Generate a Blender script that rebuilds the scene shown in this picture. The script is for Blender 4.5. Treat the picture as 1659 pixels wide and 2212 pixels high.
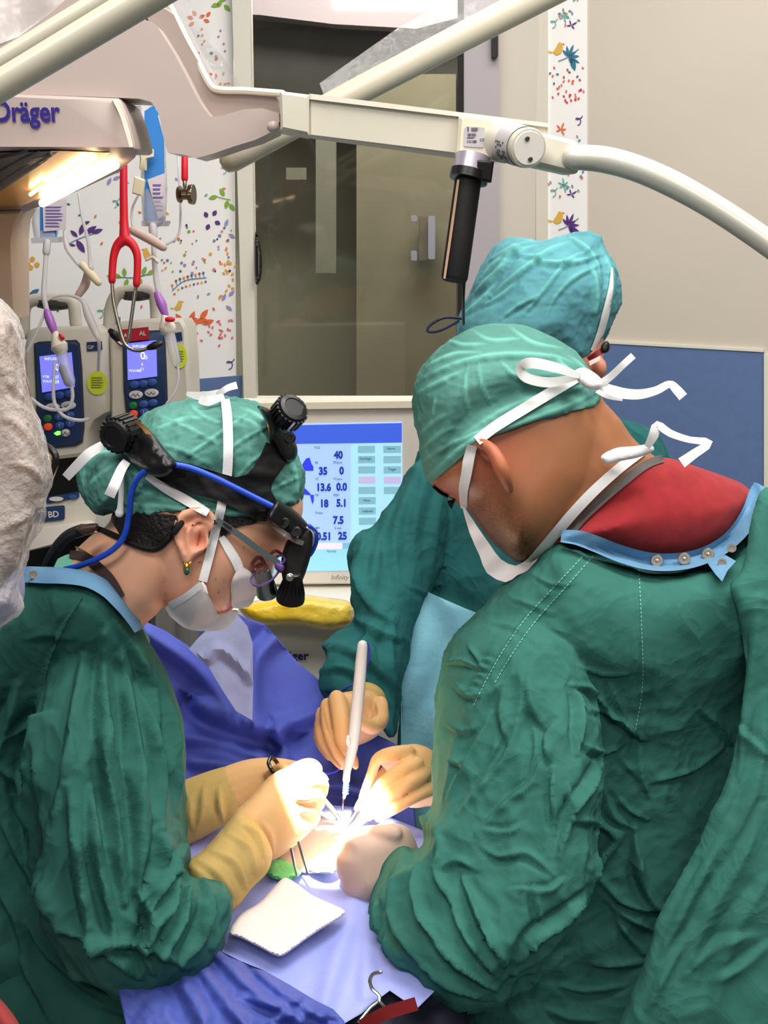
import bpy, bmesh, math, random
import numpy as np
from mathutils import Vector, Matrix
from mathutils.bvhtree import BVHTree
from mathutils.geometry import delaunay_2d_cdt
random.seed(7)
for _o in list(bpy.data.objects): bpy.data.objects.remove(_o)
SC = bpy.context.scene
COL = SC.collection
# ------------------------------------------------------------------ camera
FPX, CX, CY = 2600.0, 829.5, 1106.0
PITCH = math.radians(14.0)
CAM = np.array((0.0, 0.0, 1.75))
cam_d = bpy.data.cameras.new('camera'); cam = bpy.data.objects.new('camera', cam_d); COL.objects.link(cam)
cam.location = CAM; cam.rotation_euler = (math.pi/2 - PITCH, 0, 0)
cam_d.sensor_fit = 'VERTICAL'; cam_d.sensor_height = 36.0; cam_d.lens = FPX/2212*36.0
cam_d.clip_start = 0.02
SC.camera = cam
# ------------------------------------------------------------------ light
SC.view_settings.view_transform = 'Standard'; SC.view_settings.look = 'None'
SC.view_settings.gamma = 1.0; SC.view_settings.use_curve_mapping = False
SC.view_settings.exposure = 0.0
SC.cycles.use_denoising = True
SC.cycles.max_bounces = 7; SC.cycles.diffuse_bounces = 3; SC.cycles.glossy_bounces = 3; SC.cycles.transmission_bounces = 5; SC.cycles.transparent_max_bounces = 8
w = bpy.data.worlds.new('world'); SC.world = w; w.use_nodes = True
w.node_tree.nodes['Background'].inputs[0].default_value = (1.0, 0.985, 0.96, 1)
w.node_tree.nodes['Background'].inputs[1].default_value = 0.13
def area_light(name, loc, target, sx, sy, power, col):
    l = bpy.data.lights.new(name, 'AREA'); l.shape = 'RECTANGLE'; l.size = sx; l.size_y = sy
    l.energy = power; l.color = col
    o = bpy.data.objects.new(name, l); COL.objects.link(o); o.location = loc
    o.rotation_euler = (Vector(target)-Vector(loc)).to_track_quat('-Z', 'Y').to_euler()
    return o
area_light('ceiling_light', (-0.5, 0.3, 2.95), (-0.5, 0.31, 0), 1.2, 0.6, 29, (1, .97, .92))
area_light('ceiling_light', (1.3, 0.9, 2.95), (1.3, 0.91, 0), 1.2, 0.6, 24, (1, .97, .92))
area_light('ceiling_light', (0.3, 1.2, 2.95), (0.3, 1.21, 0), 1.2, 0.6, 28, (1, .96, .90))
area_light('ceiling_light', (0.35, 2.35, 2.95), (0.35, 2.36, 0), 1.2, 0.6, 17, (1, .96, .90))  # extra lamp, added to brighten the walls at the back
area_light('ceiling_light', (0.3, -1.2, 2.95), (0.3, -1.19, 0), 1.2, 0.6, 34, (1, .97, .92))
# ------------------------------------------------------------------ projection
cF = np.array((0, math.cos(PITCH), -math.sin(PITCH))); cU = np.array((0, math.sin(PITCH), math.cos(PITCH))); cR = np.array((1.0, 0, 0))
def P(px, py, d):
    return CAM + d*(cF + (px-CX)/FPX*cR + (CY-py)/FPX*cU)
def PA(px, py, d):
    px = np.asarray(px, float); py = np.asarray(py, float); d = np.broadcast_to(np.asarray(d, float), px.shape)
    return CAM + d[:, None]*(cF + ((px-CX)/FPX)[:, None]*cR + ((CY-py)/FPX)[:, None]*cU)
def proj(v):
    q = np.asarray(v)-CAM; d = q@cF
    return CX+FPX*(q@cR)/d, CY-FPX*(q@cU)/d, d
def zdepth(z):
    return lambda px, py: (CAM[2]-z)/(math.sin(PITCH)+math.cos(PITCH)*(np.asarray(py, float)-CY)/FPX)
# ------------------------------------------------------------------ materials
def lin(c):
    return tuple(((x/255)/12.92 if x/255 <= .04045 else ((x/255+.055)/1.055)**2.4) for x in c)
MATS = {}
def mat(name, rgb=(200, 200, 200), rough=.6, metal=0., spec=.4, emit=None, estr=0., trans=0., alpha=1., ior=1.45,
        vary=None, bump=None, attr=None, crumple=None, sheen=0., sss=0., rgb2=None, coat=0., weave=None, flecks=None):
    """vary=(scale, amount): colour drift; bump=(scale, strength[,distance]); attr=(attribute, rgb, strength)"""
    if name in MATS: return MATS[name]
    m = bpy.data.materials.new(name); MATS[name] = m; m.use_nodes = True
    nt = m.node_tree; N = nt.nodes; L = nt.links; b = N['Principled BSDF']
    c = (*lin(rgb), 1)
    b.inputs['Base Color'].default_value = c; b.inputs['Roughness'].default_value = rough; b.inputs['Metallic'].default_value = metal
    b.inputs['Specular IOR Level'].default_value = spec; b.inputs['IOR'].default_value = ior
    b.inputs['Transmission Weight'].default_value = trans; b.inputs['Alpha'].default_value = alpha
    b.inputs['Sheen Weight'].default_value = sheen; b.inputs['Coat Weight'].default_value = coat
    if sss: b.inputs['Subsurface Weight'].default_value = sss; b.inputs['Subsurface Radius'].default_value = (.012, .005, .003)
    if emit: b.inputs['Emission Color'].default_value = (*lin(emit), 1); b.inputs['Emission Strength'].default_value = estr
    tc = N.new('ShaderNodeTexCoord'); out = None
    def noise(scale, det=4.):
        n = N.new('ShaderNodeTexNoise'); n.inputs['Scale'].default_value = scale; n.inputs['Detail'].default_value = det
        L.new(tc.outputs['Object'], n.inputs['Vector']); return n
    def mix(fac, a, bcol):
        x = N.new('ShaderNodeMix'); x.data_type = 'RGBA'
        for s, v in ((x.inputs[6], a), (x.inputs[7], bcol)):
            if hasattr(v, 'is_output'): L.new(v, s)
            else: s.default_value = v
        if hasattr(fac, 'is_output'): L.new(fac, x.inputs[0])
        else: x.inputs[0].default_value = fac
        return x.outputs[2]
    if vary:
        n = noise(vary[0]); r = N.new('ShaderNodeMapRange'); L.new(n.outputs[0], r.inputs[0])
        r.inputs[1].default_value = .3; r.inputs[2].default_value = .7
        c2 = (*lin(rgb2), 1) if rgb2 else tuple(x*(1-vary[1]) for x in c[:3])+(1,)
        out = mix(r.outputs[0], c, c2)
    if flecks:   # (scale, rgb, threshold): small scattered specks
        n = noise(flecks[0], 2.); r = N.new('ShaderNodeMapRange'); L.new(n.outputs[0], r.inputs[0])
        r.inputs[1].default_value = flecks[2]; r.inputs[2].default_value = flecks[2]+.08
        out = mix(r.outputs[0], out if out is not None else c, (*lin(flecks[1]), 1))
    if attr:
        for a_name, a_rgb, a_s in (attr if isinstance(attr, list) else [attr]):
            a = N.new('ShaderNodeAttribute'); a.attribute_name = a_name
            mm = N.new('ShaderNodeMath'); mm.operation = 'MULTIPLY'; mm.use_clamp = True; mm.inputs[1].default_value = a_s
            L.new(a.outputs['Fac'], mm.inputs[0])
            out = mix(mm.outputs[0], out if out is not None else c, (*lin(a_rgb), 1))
    if out is not None: L.new(out, b.inputs['Base Color'])
    if bump or weave or crumple:
        prev = None
        if crumple:
            n = noise(crumple[0], 3.); n.noise_type = 'RIDGED_MULTIFRACTAL'; n.normalize = True; n.inputs['Offset'].default_value = 1.; n.inputs['Gain'].default_value = 1.4; n.inputs['Roughness'].default_value = .45; n.inputs['Distortion'].default_value = .5
            bn = N.new('ShaderNodeBump'); bn.inputs['Strength'].default_value = crumple[1]; bn.inputs['Distance'].default_value = crumple[2]; L.new(n.outputs[0], bn.inputs['Height']); prev = bn.outputs[0]
        for sc_, st_, *rest in ([bump] if bump else [])+([weave] if weave else []):
            bn = N.new('ShaderNodeBump'); bn.inputs['Strength'].default_value = st_; bn.inputs['Distance'].default_value = rest[0] if rest else .002
            n = noise(sc_, 3.); L.new(n.outputs[0], bn.inputs['Height'])
            if prev: L.new(prev, bn.inputs['Normal'])
            prev = bn.outputs[0]
        L.new(prev, b.inputs['Normal'])
    return m
# ------------------------------------------------------------------ objects
WLOC = {}
def put(name, vf, material, parent=None, label=None, cat=None, group=None, kind=None, smooth=True, attrs=None, angle=None):
    v, f = vf; v = np.asarray(v, float).reshape(-1, 3)
    lo, hi = v.min(0), v.max(0); org = np.array(((lo[0]+hi[0])/2, (lo[1]+hi[1])/2, lo[2]))
    me = bpy.data.meshes.new(name); me.from_pydata((v-org).tolist(), [], [tuple(int(i) for i in q) for q in f]); me.update()
    for m_ in (material if isinstance(material, (list, tuple)) else [material]): me.materials.append(m_)
    if smooth: me.polygons.foreach_set('use_smooth', np.ones(len(me.polygons), bool))
    if attrs:
        for k, a in attrs.items():
            at = me.attributes.new(k, 'FLOAT', 'POINT'); at.data.foreach_set('value', np.asarray(a, np.float32))
    o = bpy.data.objects.new(name, me); COL.objects.link(o)
    if smooth and len(v) < 6000:
        angle = angle or 42
        bm = bmesh.new(); bm.from_mesh(me)
        for e in bm.edges:
            if len(e.link_faces) == 2 and e.calc_face_angle(0) > math.radians(angle): e.smooth = False
        bm.to_mesh(me); bm.free()
    WLOC[o] = org
    o.location = org
    if parent is not None: o.parent = parent; o.location = org-WLOC[parent]
    tag(o, label, cat, group, kind)
    return o
def tag(o, label=None, cat=None, group=None, kind=None):
    for k, x in (('label', label), ('category', cat), ('group', group), ('kind', kind)):
        if x: o[k] = x
    return o
def thing(name, loc, label, cat, group=None, kind=None):
    o = bpy.data.objects.new(name, None); COL.objects.link(o); o.empty_display_size = .05
    o.location = loc; WLOC[o] = np.array(loc, float); return tag(o, label, cat, group, kind)
# ------------------------------------------------------------------ shapes: each returns (verts, faces)
def join(*parts):
    V = []; Fc = []; n = 0
    for v, f in parts:
        v = np.asarray(v, float).reshape(-1, 3); V.append(v); Fc += [tuple(i+n for i in q) for q in f]; n += len(v)
    return np.concatenate(V), Fc
def unit(a): return a/(np.linalg.norm(a)+1e-12)
def cr(pts, n=6, closed=False):
    """Catmull-Rom through pts, n steps per span"""
    p = np.asarray(pts, float); m = len(p); out = []
    for i in range(m if closed else m-1):
        if closed: a, b, c, d = p[(i-1) % m], p[i], p[(i+1) % m], p[(i+2) % m]
        else: a, b, c, d = p[max(i-1, 0)], p[i], p[i+1], p[min(i+2, m-1)]
        for k in range(n):
            t = k/n
            out.append(.5*((2*b)+(-a+c)*t+(2*a-5*b+4*c-d)*t*t+(-a+3*b-3*c+d)*t**3))
    if not closed: out.append(p[-1])
    return np.array(out)
def tube(pts, rad, n=10, flat=None, round_ends=True):
    p = np.asarray(pts, float); m = len(p); r = np.broadcast_to(np.asarray(rad, float), (m,)).copy()
    T = np.gradient(p, axis=0); T = T/(np.linalg.norm(T, axis=1)[:, None]+1e-12)
    if round_ends:
        s0, s1 = p[0]-T[0]*r[0]*np.array([[.95], [.7]]), p[-1]+T[-1]*r[-1]*np.array([[.7], [.95]])
        p = np.concatenate([s0, p, s1]); r = np.concatenate([[r[0]*.35, r[0]*.75], r, [r[-1]*.75, r[-1]*.35]]); T = np.concatenate([[T[0]]*2, T, [T[-1]]*2]); m = len(p)
    a = np.cross(T[0], (0, 0, 1.)); 
    if np.linalg.norm(a) < .1: a = np.cross(T[0], (0, 1., 0))
    a = unit(a); V = []; ang = np.arange(n)*2*math.pi/n
    for i in range(m):
        a = unit(a-T[i]*np.dot(a, T[i])); b = np.cross(T[i], a)
        V.append(p[i]+r[i]*(np.cos(ang)[:, None]*a+np.sin(ang)[:, None]*b))
    V = np.concatenate(V); Fc = []
    for i in range(m-1):
        for k in range(n):
            k2 = (k+1) % n; Fc.append((i*n+k, i*n+k2, (i+1)*n+k2, (i+1)*n+k))
    Fc.append(tuple(range(n))[::-1]); Fc.append(tuple((m-1)*n+k for k in range(n)))
    return V, Fc
def ptube(pts, n=10, sub=5, **kw):
    """pts: (px, py, depth, radius_px)"""
    q = cr(pts, sub) if sub > 1 and len(pts) > 2 else np.asarray(pts, float)
    return tube(PA(q[:, 0], q[:, 1], q[:, 2]), q[:, 3]*q[:, 2]/FPX, n, **kw)
def wire(pts, r, n=8, sub=6):
    """pts: (px, py, depth); r in metres"""
    q = cr(pts, sub) if len(pts) > 2 else np.asarray(pts, float)
    return tube(PA(q[:, 0], q[:, 1], q[:, 2]), r, n)
def lathe(p0, p1, prof, n=24):
    """prof: [(t, r)] along p0->p1, r in metres"""
    p0 = np.asarray(p0, float); p1 = np.asarray(p1, float); ax = unit(p1-p0)
    a = np.cross(ax, (0, 0, 1.)); a = unit(a) if np.linalg.norm(a) > .05 else np.array((1., 0, 0)); b = np.cross(ax, a)
    ang = np.arange(n)*2*math.pi/n; ring = np.cos(ang)[:, None]*a+np.sin(ang)[:, None]*b
    V = np.concatenate([p0+(p1-p0)*t+ring*r for t, r in prof]); m = len(prof); Fc = []
    for i in range(m-1):
        for k in range(n): k2 = (k+1) % n; Fc.append((i*n+k, i*n+k2, (i+1)*n+k2, (i+1)*n+k))
    Fc.append(tuple(range(n))[::-1]); Fc.append(tuple((m-1)*n+k for k in range(n)))
    return V, Fc
def ball(c, r, n=16, axes=None):
    A = np.eye(3)*np.broadcast_to(np.asarray(r, float), (3,))[:, None] if axes is None else np.asarray(axes)
    V = []; m = n//2
    for i in range(m+1):
        th = math.pi*i/m
        for k in range(n):
            ph = 2*math.pi*k/n; V.append((math.sin(th)*math.cos(ph), math.sin(th)*math.sin(ph), math.cos(th)))
    V = np.array(V)@A+np.asarray(c); Fc = []
    for i in range(m):
        for k in range(n): k2 = (k+1) % n; Fc.append((i*n+k, (i+1)*n+k, (i+1)*n+k2, i*n+k2))
    return V, Fc
class Plane:
    """a real plane through a pixel at a depth; yaw turns it about the vertical, tilt leans it back"""
    def __init__(s, px, py, d, yaw=0., tilt=0., o=None):
        s.o = P(px, py, d) if o is None else np.asarray(o, float); y = math.radians(yaw); t = math.radians(tilt)
        s.n = np.array((math.sin(y)*math.cos(t), -math.cos(y)*math.cos(t), math.sin(t)))
        s.x = np.array((math.cos(y), math.sin(y), 0)); s.y = np.cross(s.n, s.x)
    def at(s, px, py, off=0.):
        r = cF+(px-CX)/FPX*cR+(CY-py)/FPX*cU; o = s.o+s.n*off
        return CAM+r*(np.dot(o-CAM, s.n)/np.dot(r, s.n))
    def depth(s, px, py, off=0.): return float((s.at(px, py, off)-CAM)@cF)
def prism(poly, pl, front=0., thick=.01, bevel=0.):
    """traced outline on a plane, front face at `front` towards the camera, extruded back"""
    q = np.array([pl.at(x, y, front) for x, y in poly]); m = len(q); c = q.mean(0)
    if bevel:
        ins = np.array([p_+unit(c-p_)*bevel*1.2 for p_ in q]); rings = [ins, q-pl.n*bevel, q-pl.n*thick]
    else: rings = [q, q-pl.n*thick]
    V = np.concatenate(rings); Fc = [tuple(range(m))]
    for i in range(len(rings)-1):
        for k in range(m): k2 = (k+1) % m; Fc.append((i*m+k, (i+1)*m+k, (i+1)*m+k2, i*m+k2))
    Fc.append(tuple(((len(rings)-1)*m+k) for k in range(m))[::-1])
    return V, Fc
def rrect(x0, y0, x1, y1, r, n=4, skew=(0, 0)):
    """rounded rectangle in pixels; skew=(dx per height, dy per width)"""
    out = []
    for cx_, cy_, a0 in ((x1-r, y0+r, -90), (x1-r, y1-r, 0), (x0+r, y1-r, 90), (x0+r, y0+r, 180)):
        for k in range(n+1):
            a = math.radians(a0+90*k/n); out.append((cx_+r*math.cos(a), cy_+r*math.sin(a)))
    return [(x+skew[0]*(y-y0), y+skew[1]*(x-x0)) for x, y in out]
def circ(cx_, cy_, rx, ry=None, n=20, rot=0):
    ry = rx if ry is None else ry; c, s = math.cos(rot), math.sin(rot)
    return [(cx_+rx*math.cos(a)*c-ry*math.sin(a)*s, cy_+rx*math.cos(a)*s+ry*math.sin(a)*c) for a in (2*math.pi*k/n for k in range(n))]
def box(c, s, yaw=0.):
    y = math.radians(yaw); ux = np.array((math.cos(y), math.sin(y), 0)); uy = np.array((-math.sin(y), math.cos(y), 0)); uz = np.array((0, 0, 1.))
    V = [np.asarray(c)+ux*i*s[0]/2+uy*j*s[1]/2+uz*k*s[2]/2 for i in (-1, 1) for j in (-1, 1) for k in (-1, 1)]
    return V, [(0, 1, 3, 2), (4, 6, 7, 5), (0, 4, 5, 1), (2, 3, 7, 6), (0, 2, 6, 4), (1, 5, 7, 3)]
# thin-plate interpolation of depth control points (px, py, d)
def rbf(cp):
    cp = np.asarray(cp, float); X = cp[:, :2]/500; n = len(X)
    if n == 1: return lambda px, py: np.full(np.shape(px), cp[0, 2])
    def phi(r): return np.where(r > 0, r*r*np.log(r+1e-9), 0)
    K = phi(np.linalg.norm(X[:, None]-X[None], axis=2))+1e-3*np.eye(n); Pm = np.c_[np.ones(n), X]
    k = 3 if n >= 4 else 1; Pm = Pm[:, :k]
    A = np.block([[K, Pm], [Pm.T, np.zeros((k, k))]]); s = np.linalg.lstsq(A, np.r_[cp[:, 2], np.zeros(k)], rcond=None)[0]
    def f(px, py):
        q = np.c_[np.ravel(px), np.ravel(py)]/500
        return (phi(np.linalg.norm(q[:, None]-X[None], axis=2))@s[:n]+np.c_[np.ones(len(q)), q][:, :k]@s[n:]).reshape(np.shape(px))
    return f
def dfun(d):
    if callable(d): return d
    if np.isscalar(d): return lambda px, py: np.full(np.shape(px), float(d))
    return rbf(d)
def seg_dist(p, poly, closed=True):
    a = np.asarray(poly, float); b = np.roll(a, -1, 0)
    if not closed: a, b = a[:-1], b[:-1]
    best = np.full(len(p), 1e9)
    for i in range(len(a)):
        ab = b[i]-a[i]; t = np.clip(((p-a[i])@ab)/(ab@ab+1e-12), 0, 1)
        best = np.minimum(best, np.linalg.norm(p-(a[i]+t[:, None]*ab), axis=1))
    return best
def fill(poly, step):
    """triangulated polygon with interior points: 2d verts, tris, boundary order"""
    poly = np.asarray(poly, float); m = len(poly); lo, hi = poly.min(0), poly.max(0)
    gx, gy = np.meshgrid(np.arange(lo[0], hi[0], step), np.arange(lo[1], hi[1], step*.87)); gx = gx+(np.arange(gx.shape[0]) % 2)[:, None]*step/2
    g = np.c_[gx.ravel(), gy.ravel()]; x, y = g[:, 0], g[:, 1]; ins = np.zeros(len(g), bool)
    for i in range(m):
        a, b = poly[i], poly[(i+1) % m]; c = (a[1] > y) != (b[1] > y)
        ins ^= c & (x < (b[0]-a[0])*(y-a[1])/(b[1]-a[1]+1e-12)+a[0])
    g = g[ins]; g = g[seg_dist(g, poly) > step*.45] if len(g) else g
    vs = [Vector(q) for q in poly]+[Vector(q) for q in g]
    r = delaunay_2d_cdt(vs, [(i, (i+1) % m) for i in range(m)], [list(range(m))], 1, 1e-5)
    V = np.array([tuple(q) for q in r[0]]); T = [tuple(t) for t in r[2]]
    return V, T
def boundary(T):
    cnt = {}
    for t in T:
        for i in range(len(t)):
            a, b = t[i], t[(i+1) % len(t)]; cnt[(a, b)] = 1
    return [(a, b) for (a, b) in cnt if (b, a) not in cnt]
def puff(poly, d, T, R, step=12, back=1., smooth=6, powr=.5, over=None, over_off=.006):
    """closed pillow: exact outline, half thickness T (m) towards camera, T*back away, rounded over R px"""
    pl = cr(poly, smooth, True) if smooth else np.asarray(poly, float)
    # even out the boundary spacing
    L = np.r_[0, np.cumsum(np.linalg.norm(np.roll(pl, -1, 0)-pl, axis=1))]; nb = max(8, int(L[-1]/step)); s = np.linspace(0, L[-1], nb, endpoint=False)
    ext = np.r_[pl, pl[:1]]; pl = np.c_[np.interp(s, L, ext[:, 0]), np.interp(s, L, ext[:, 1])]
    v2, tr = fill(pl, step); e = np.minimum(1, seg_dist(v2, pl)/R); h = (1-(1-e)**2)**powr
    dc = dfun(d)(v2[:, 0], v2[:, 1])
    Tf = T(v2[:, 0], v2[:, 1]) if callable(T) else T
    df = dc-Tf*h
    if over is not None: df = np.minimum(df, surf(over, over_off, 9.)(v2[:, 0], v2[:, 1]))
    n = len(v2); A = PA(v2[:, 0], v2[:, 1], df); B = PA(v2[:, 0], v2[:, 1], dc+Tf*back*h+1e-4)
    Fc = [t for t in tr]+[tuple(i+n for i in t[::-1]) for t in tr]+[(b, a, a+n, b+n) for a, b in boundary(tr)]
    return np.r_[A, B], Fc
def sheet(poly, d, thick=.002, step=12, smooth=0, wob=None, relax_n=0):
    """solid sheet: traced outline laid over a depth function"""
    pl = cr(poly, smooth, True) if smooth else np.asarray(poly, float)
    v2, tr = fill(pl, step); dc = dfun(d)(v2[:, 0], v2[:, 1])
    if relax_n:
        E = np.array([(t[i], t[(i+1) % len(t)]) for t in tr for i in range(len(t))]); dg = np.bincount(E.ravel(), minlength=len(v2))
        for _ in range(relax_n): dc = .4*dc+.6*(np.bincount(E[:, 0], dc[E[:, 1]], len(v2))+np.bincount(E[:, 1], dc[E[:, 0]], len(v2)))/np.maximum(dg, 1)
    if wob is not None: dc = dc+wob(v2[:, 0], v2[:, 1])
    n = len(v2); A = PA(v2[:, 0], v2[:, 1], dc); B = PA(v2[:, 0], v2[:, 1], dc+thick)
    Fc = [t for t in tr]+[tuple(i+n for i in t[::-1]) for t in tr]+[(b, a, a+n, b+n) for a, b in boundary(tr)]
    return np.r_[A, B], Fc
# ------------------------------------------------------------------ noise
_rs = np.random.RandomState(3); _perm = _rs.permutation(256); _perm = np.r_[_perm, _perm, _perm]; _grad = _rs.normal(size=(256, 3)); _grad /= np.linalg.norm(_grad, axis=1)[:, None]
def perlin(p):
    p = np.asarray(p, float); i = np.floor(p).astype(int); f = p-i; u = f*f*f*(f*(f*6-15)+10); i = i & 255; out = 0
    for dx in (0, 1):
        for dy in (0, 1):
            for dz in (0, 1):
                h = _perm[_perm[_perm[(i[:, 0]+dx) & 255]+((i[:, 1]+dy) & 255)]+((i[:, 2]+dz) & 255)]
                g = (_grad[h]*(f-np.array((dx, dy, dz)))).sum(1)
                out = out+g*(u[:, 0] if dx else 1-u[:, 0])*(u[:, 1] if dy else 1-u[:, 1])*(u[:, 2] if dz else 1-u[:, 2])
    return out
def fbm(p, o=3):
    return sum(perlin(p*2**k+k*17.3)/2**k for k in range(o))
def ridged(p, o=2):
    return sum((1-np.abs(perlin(p*2**k+k*11.7))*2.2).clip(0)**2/2**k for k in range(o))
# ------------------------------------------------------------------ remeshed bodies
def remesh(vf, voxel, iters=4):
    v, f = vf; me = bpy.data.meshes.new('tmp'); me.from_pydata(np.asarray(v).tolist(), [], [tuple(int(i) for i in q) for q in f]); me.update()
    o = bpy.data.objects.new('tmp', me); COL.objects.link(o)
    md = o.modifiers.new('r', 'REMESH'); md.mode = 'VOXEL'; md.voxel_size = voxel; md.adaptivity = 0
    dg = bpy.context.evaluated_depsgraph_get(); ev = o.evaluated_get(dg); m2 = ev.to_mesh()
    n = len(m2.vertices); V = np.empty(n*3); m2.vertices.foreach_get('co', V); V = V.reshape(-1, 3)
    k = len(m2.loops); li = np.empty(k, int); m2.loops.foreach_get('vertex_index', li); ls = np.empty(len(m2.polygons), int); m2.polygons.foreach_get('loop_start', ls)
    lt = np.empty(len(m2.polygons), int); m2.polygons.foreach_get('loop_total', lt)
    if (lt == 4).all(): F4 = li.reshape(-1, 4)
    else: F4 = [li[a:a+b] for a, b in zip(ls, lt)]
    ev.to_mesh_clear(); bpy.data.objects.remove(o); bpy.data.meshes.remove(me)
    if isinstance(F4, list): F4 = np.array([tuple(q) if len(q) == 4 else tuple(q)+(q[-1],) for q in F4])
    return relax(V, F4, iters), F4
def relax(V, F4, iters, lam=.6):
    E = np.concatenate([F4[:, [0, 1]], F4[:, [1, 2]], F4[:, [2, 3]], F4[:, [3, 0]]]); n = len(V)
    deg = np.bincount(E.ravel(), minlength=n)[:, None].astype(float)
    for _ in range(iters):
        S = np.stack([np.bincount(E[:, 0], V[E[:, 1], c], n)+np.bincount(E[:, 1], V[E[:, 0], c], n) for c in range(3)], 1)
        V = V+lam*(S/np.maximum(deg, 1)-V)
    return V
def normals(V, F4):
    fn = np.cross(V[F4[:, 2]]-V[F4[:, 0]], V[F4[:, 3]]-V[F4[:, 1]]); N_ = np.zeros_like(V)
    for c in range(3): N_[:, c] = sum(np.bincount(F4[:, k], fn[:, c], len(V)) for k in range(4))
    return N_/(np.linalg.norm(N_, axis=1)[:, None]+1e-12)
def folds(V, F4, lines, gain=1., asym=.7):
    """push traced fold lines out of the surface: (points, amplitude mm, width px); a valley runs along one side"""
    N_ = normals(V, F4); px, py, dd = proj(V); front = np.clip(-(N_*((V-CAM)/np.linalg.norm(V-CAM, axis=1)[:, None])).sum(1)*2.5, 0, 1)
    q = np.c_[px, py]; tot = np.zeros(len(V)); mark = np.zeros(len(V))
    for pts, amp, wd in lines:
        c = cr(pts, 5) if len(pts) > 2 else np.asarray(pts, float); lo, hi = c.min(0)-wd*4, c.max(0)+wd*4
        idx = np.nonzero((px > lo[0]) & (px < hi[0]) & (py > lo[1]) & (py < hi[1]) & (front > 0))[0]
        if not len(idx): continue
        p = q[idx]; best = np.full(len(idx), 1e9); sg = np.zeros(len(idx)); ar = np.zeros(len(idx)); acc = 0
        tl = np.linalg.norm(np.diff(c, axis=0), axis=1).sum()
        for i in range(len(c)-1):
            ab = c[i+1]-c[i]; ln = np.linalg.norm(ab)+1e-9; t = np.clip(((p-c[i])@ab)/ln**2, 0, 1); r = p-(c[i]+t[:, None]*ab); d_ = np.linalg.norm(r, axis=1)
            u = d_ < best; best[u] = d_[u]; sg[u] = np.sign(ab[0]*r[u, 1]-ab[1]*r[u, 0]); ar[u] = (acc+t[u]*ln)/tl; acc += ln
        s = best*sg; wdt = wd*(.6+.4*np.sin(np.pi*np.clip(ar, 0, 1))); fade = np.sin(np.pi*np.clip(ar, .04, .96))**.6
        tot[idx] += amp/1000*fade*(np.exp(-np.abs(s/wdt)**1.35)-asym*np.exp(-np.abs((s-1.7*wdt)/wdt)**1.35)); mark[idx] = np.maximum(mark[idx], fade*np.exp(-(s/(wdt*.8))**2))
    return V+N_*(tot*front*gain)[:, None], mark
def cloth(V, F4, big=6., small=3., s_big=7., s_small=22., stretch=(1, 1, .45), seed=0., fine=0., calm=()):
    N_ = normals(V, F4); st = np.array(stretch); p = V*st; wt = 1.
    if calm:
        px, py, _d = proj(V)
        for cx_, cy_, rx, ry, k in calm: wt = wt*(1-k*np.exp(-((px-cx_)/rx)**2-((py-cy_)/ry)**2))
    wt = wt*(.4+.9*np.clip(.5+1.3*fbm(p*4.5+seed+40, 2), 0, 1))
    wv = np.stack([perlin(p*5+seed+k*31) for k in range(3)], 1)*.06
    h = big/1000*fbm(p*s_big+seed, 2)+wt*small/1000*(ridged((p+wv)*s_small*.5+seed+5, 2)-.8)+wt*fine/1000*(ridged((p*np.array((1, 1, 1.6))+wv)*s_small*1.4+seed+9, 2)-.8)
    return V+N_*h[:, None]
BV = {}
def bvh(name, V, F4):
    BV[name] = BVHTree.FromPolygons([tuple(x) for x in V], [tuple(int(i) for i in q) for q in F4]); return BV[name]
def hit(px, py, names):
    r = cF+(px-CX)/FPX*cR+(CY-py)/FPX*cU; ln = np.linalg.norm(r); best = None
    for nm in ([names] if isinstance(names, str) else names):
        h = BV[nm].ray_cast(Vector(CAM), Vector(r/ln))
        if h[0] is not None:
            d = h[3]/ln
            if best is None or d < best: best = d
    return best
def surf(names, off=0.002, default=None):
    """depth function that lies on built surfaces"""
    def f(px, py):
        px = np.asarray(px, float); py = np.asarray(py, float); o = np.full(px.shape, np.nan)
        for i in np.ndindex(px.shape):
            h = hit(px[i], py[i], names); o[i] = np.nan if h is None else h-off
        bad = np.isnan(o)
        if bad.any():
            if default is not None: o[bad] = dfun(default)(px[bad], py[bad])
            else:
                good = ~bad; g = np.c_[px[good], py[good]]
                og = o[good].copy()
                for i in np.argwhere(bad):
                    i = tuple(i)
                    if len(og): o[i] = og[np.argmin(((g-(px[i], py[i]))**2).sum(1))]
                    else:
                        for k in range(1, 40):
                            hs = [h for h in (hit(px[i]+a*k*5, py[i]+b*k*5, names) for a, b in ((1, 0), (-1, 0), (0, 1), (0, -1), (1, 1), (-1, 1))) if h]
                            if hs: o[i] = min(hs)-off; break
        return o
    return f
def surfmin(names, off=.006, rad=16):
    f = surf(names, off)
    return lambda px, py: np.min([f(np.asarray(px, float)+a, np.asarray(py, float)+b) for a, b in ((0, 0), (rad, 0), (-rad, 0), (0, rad), (0, -rad))], axis=0)
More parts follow.
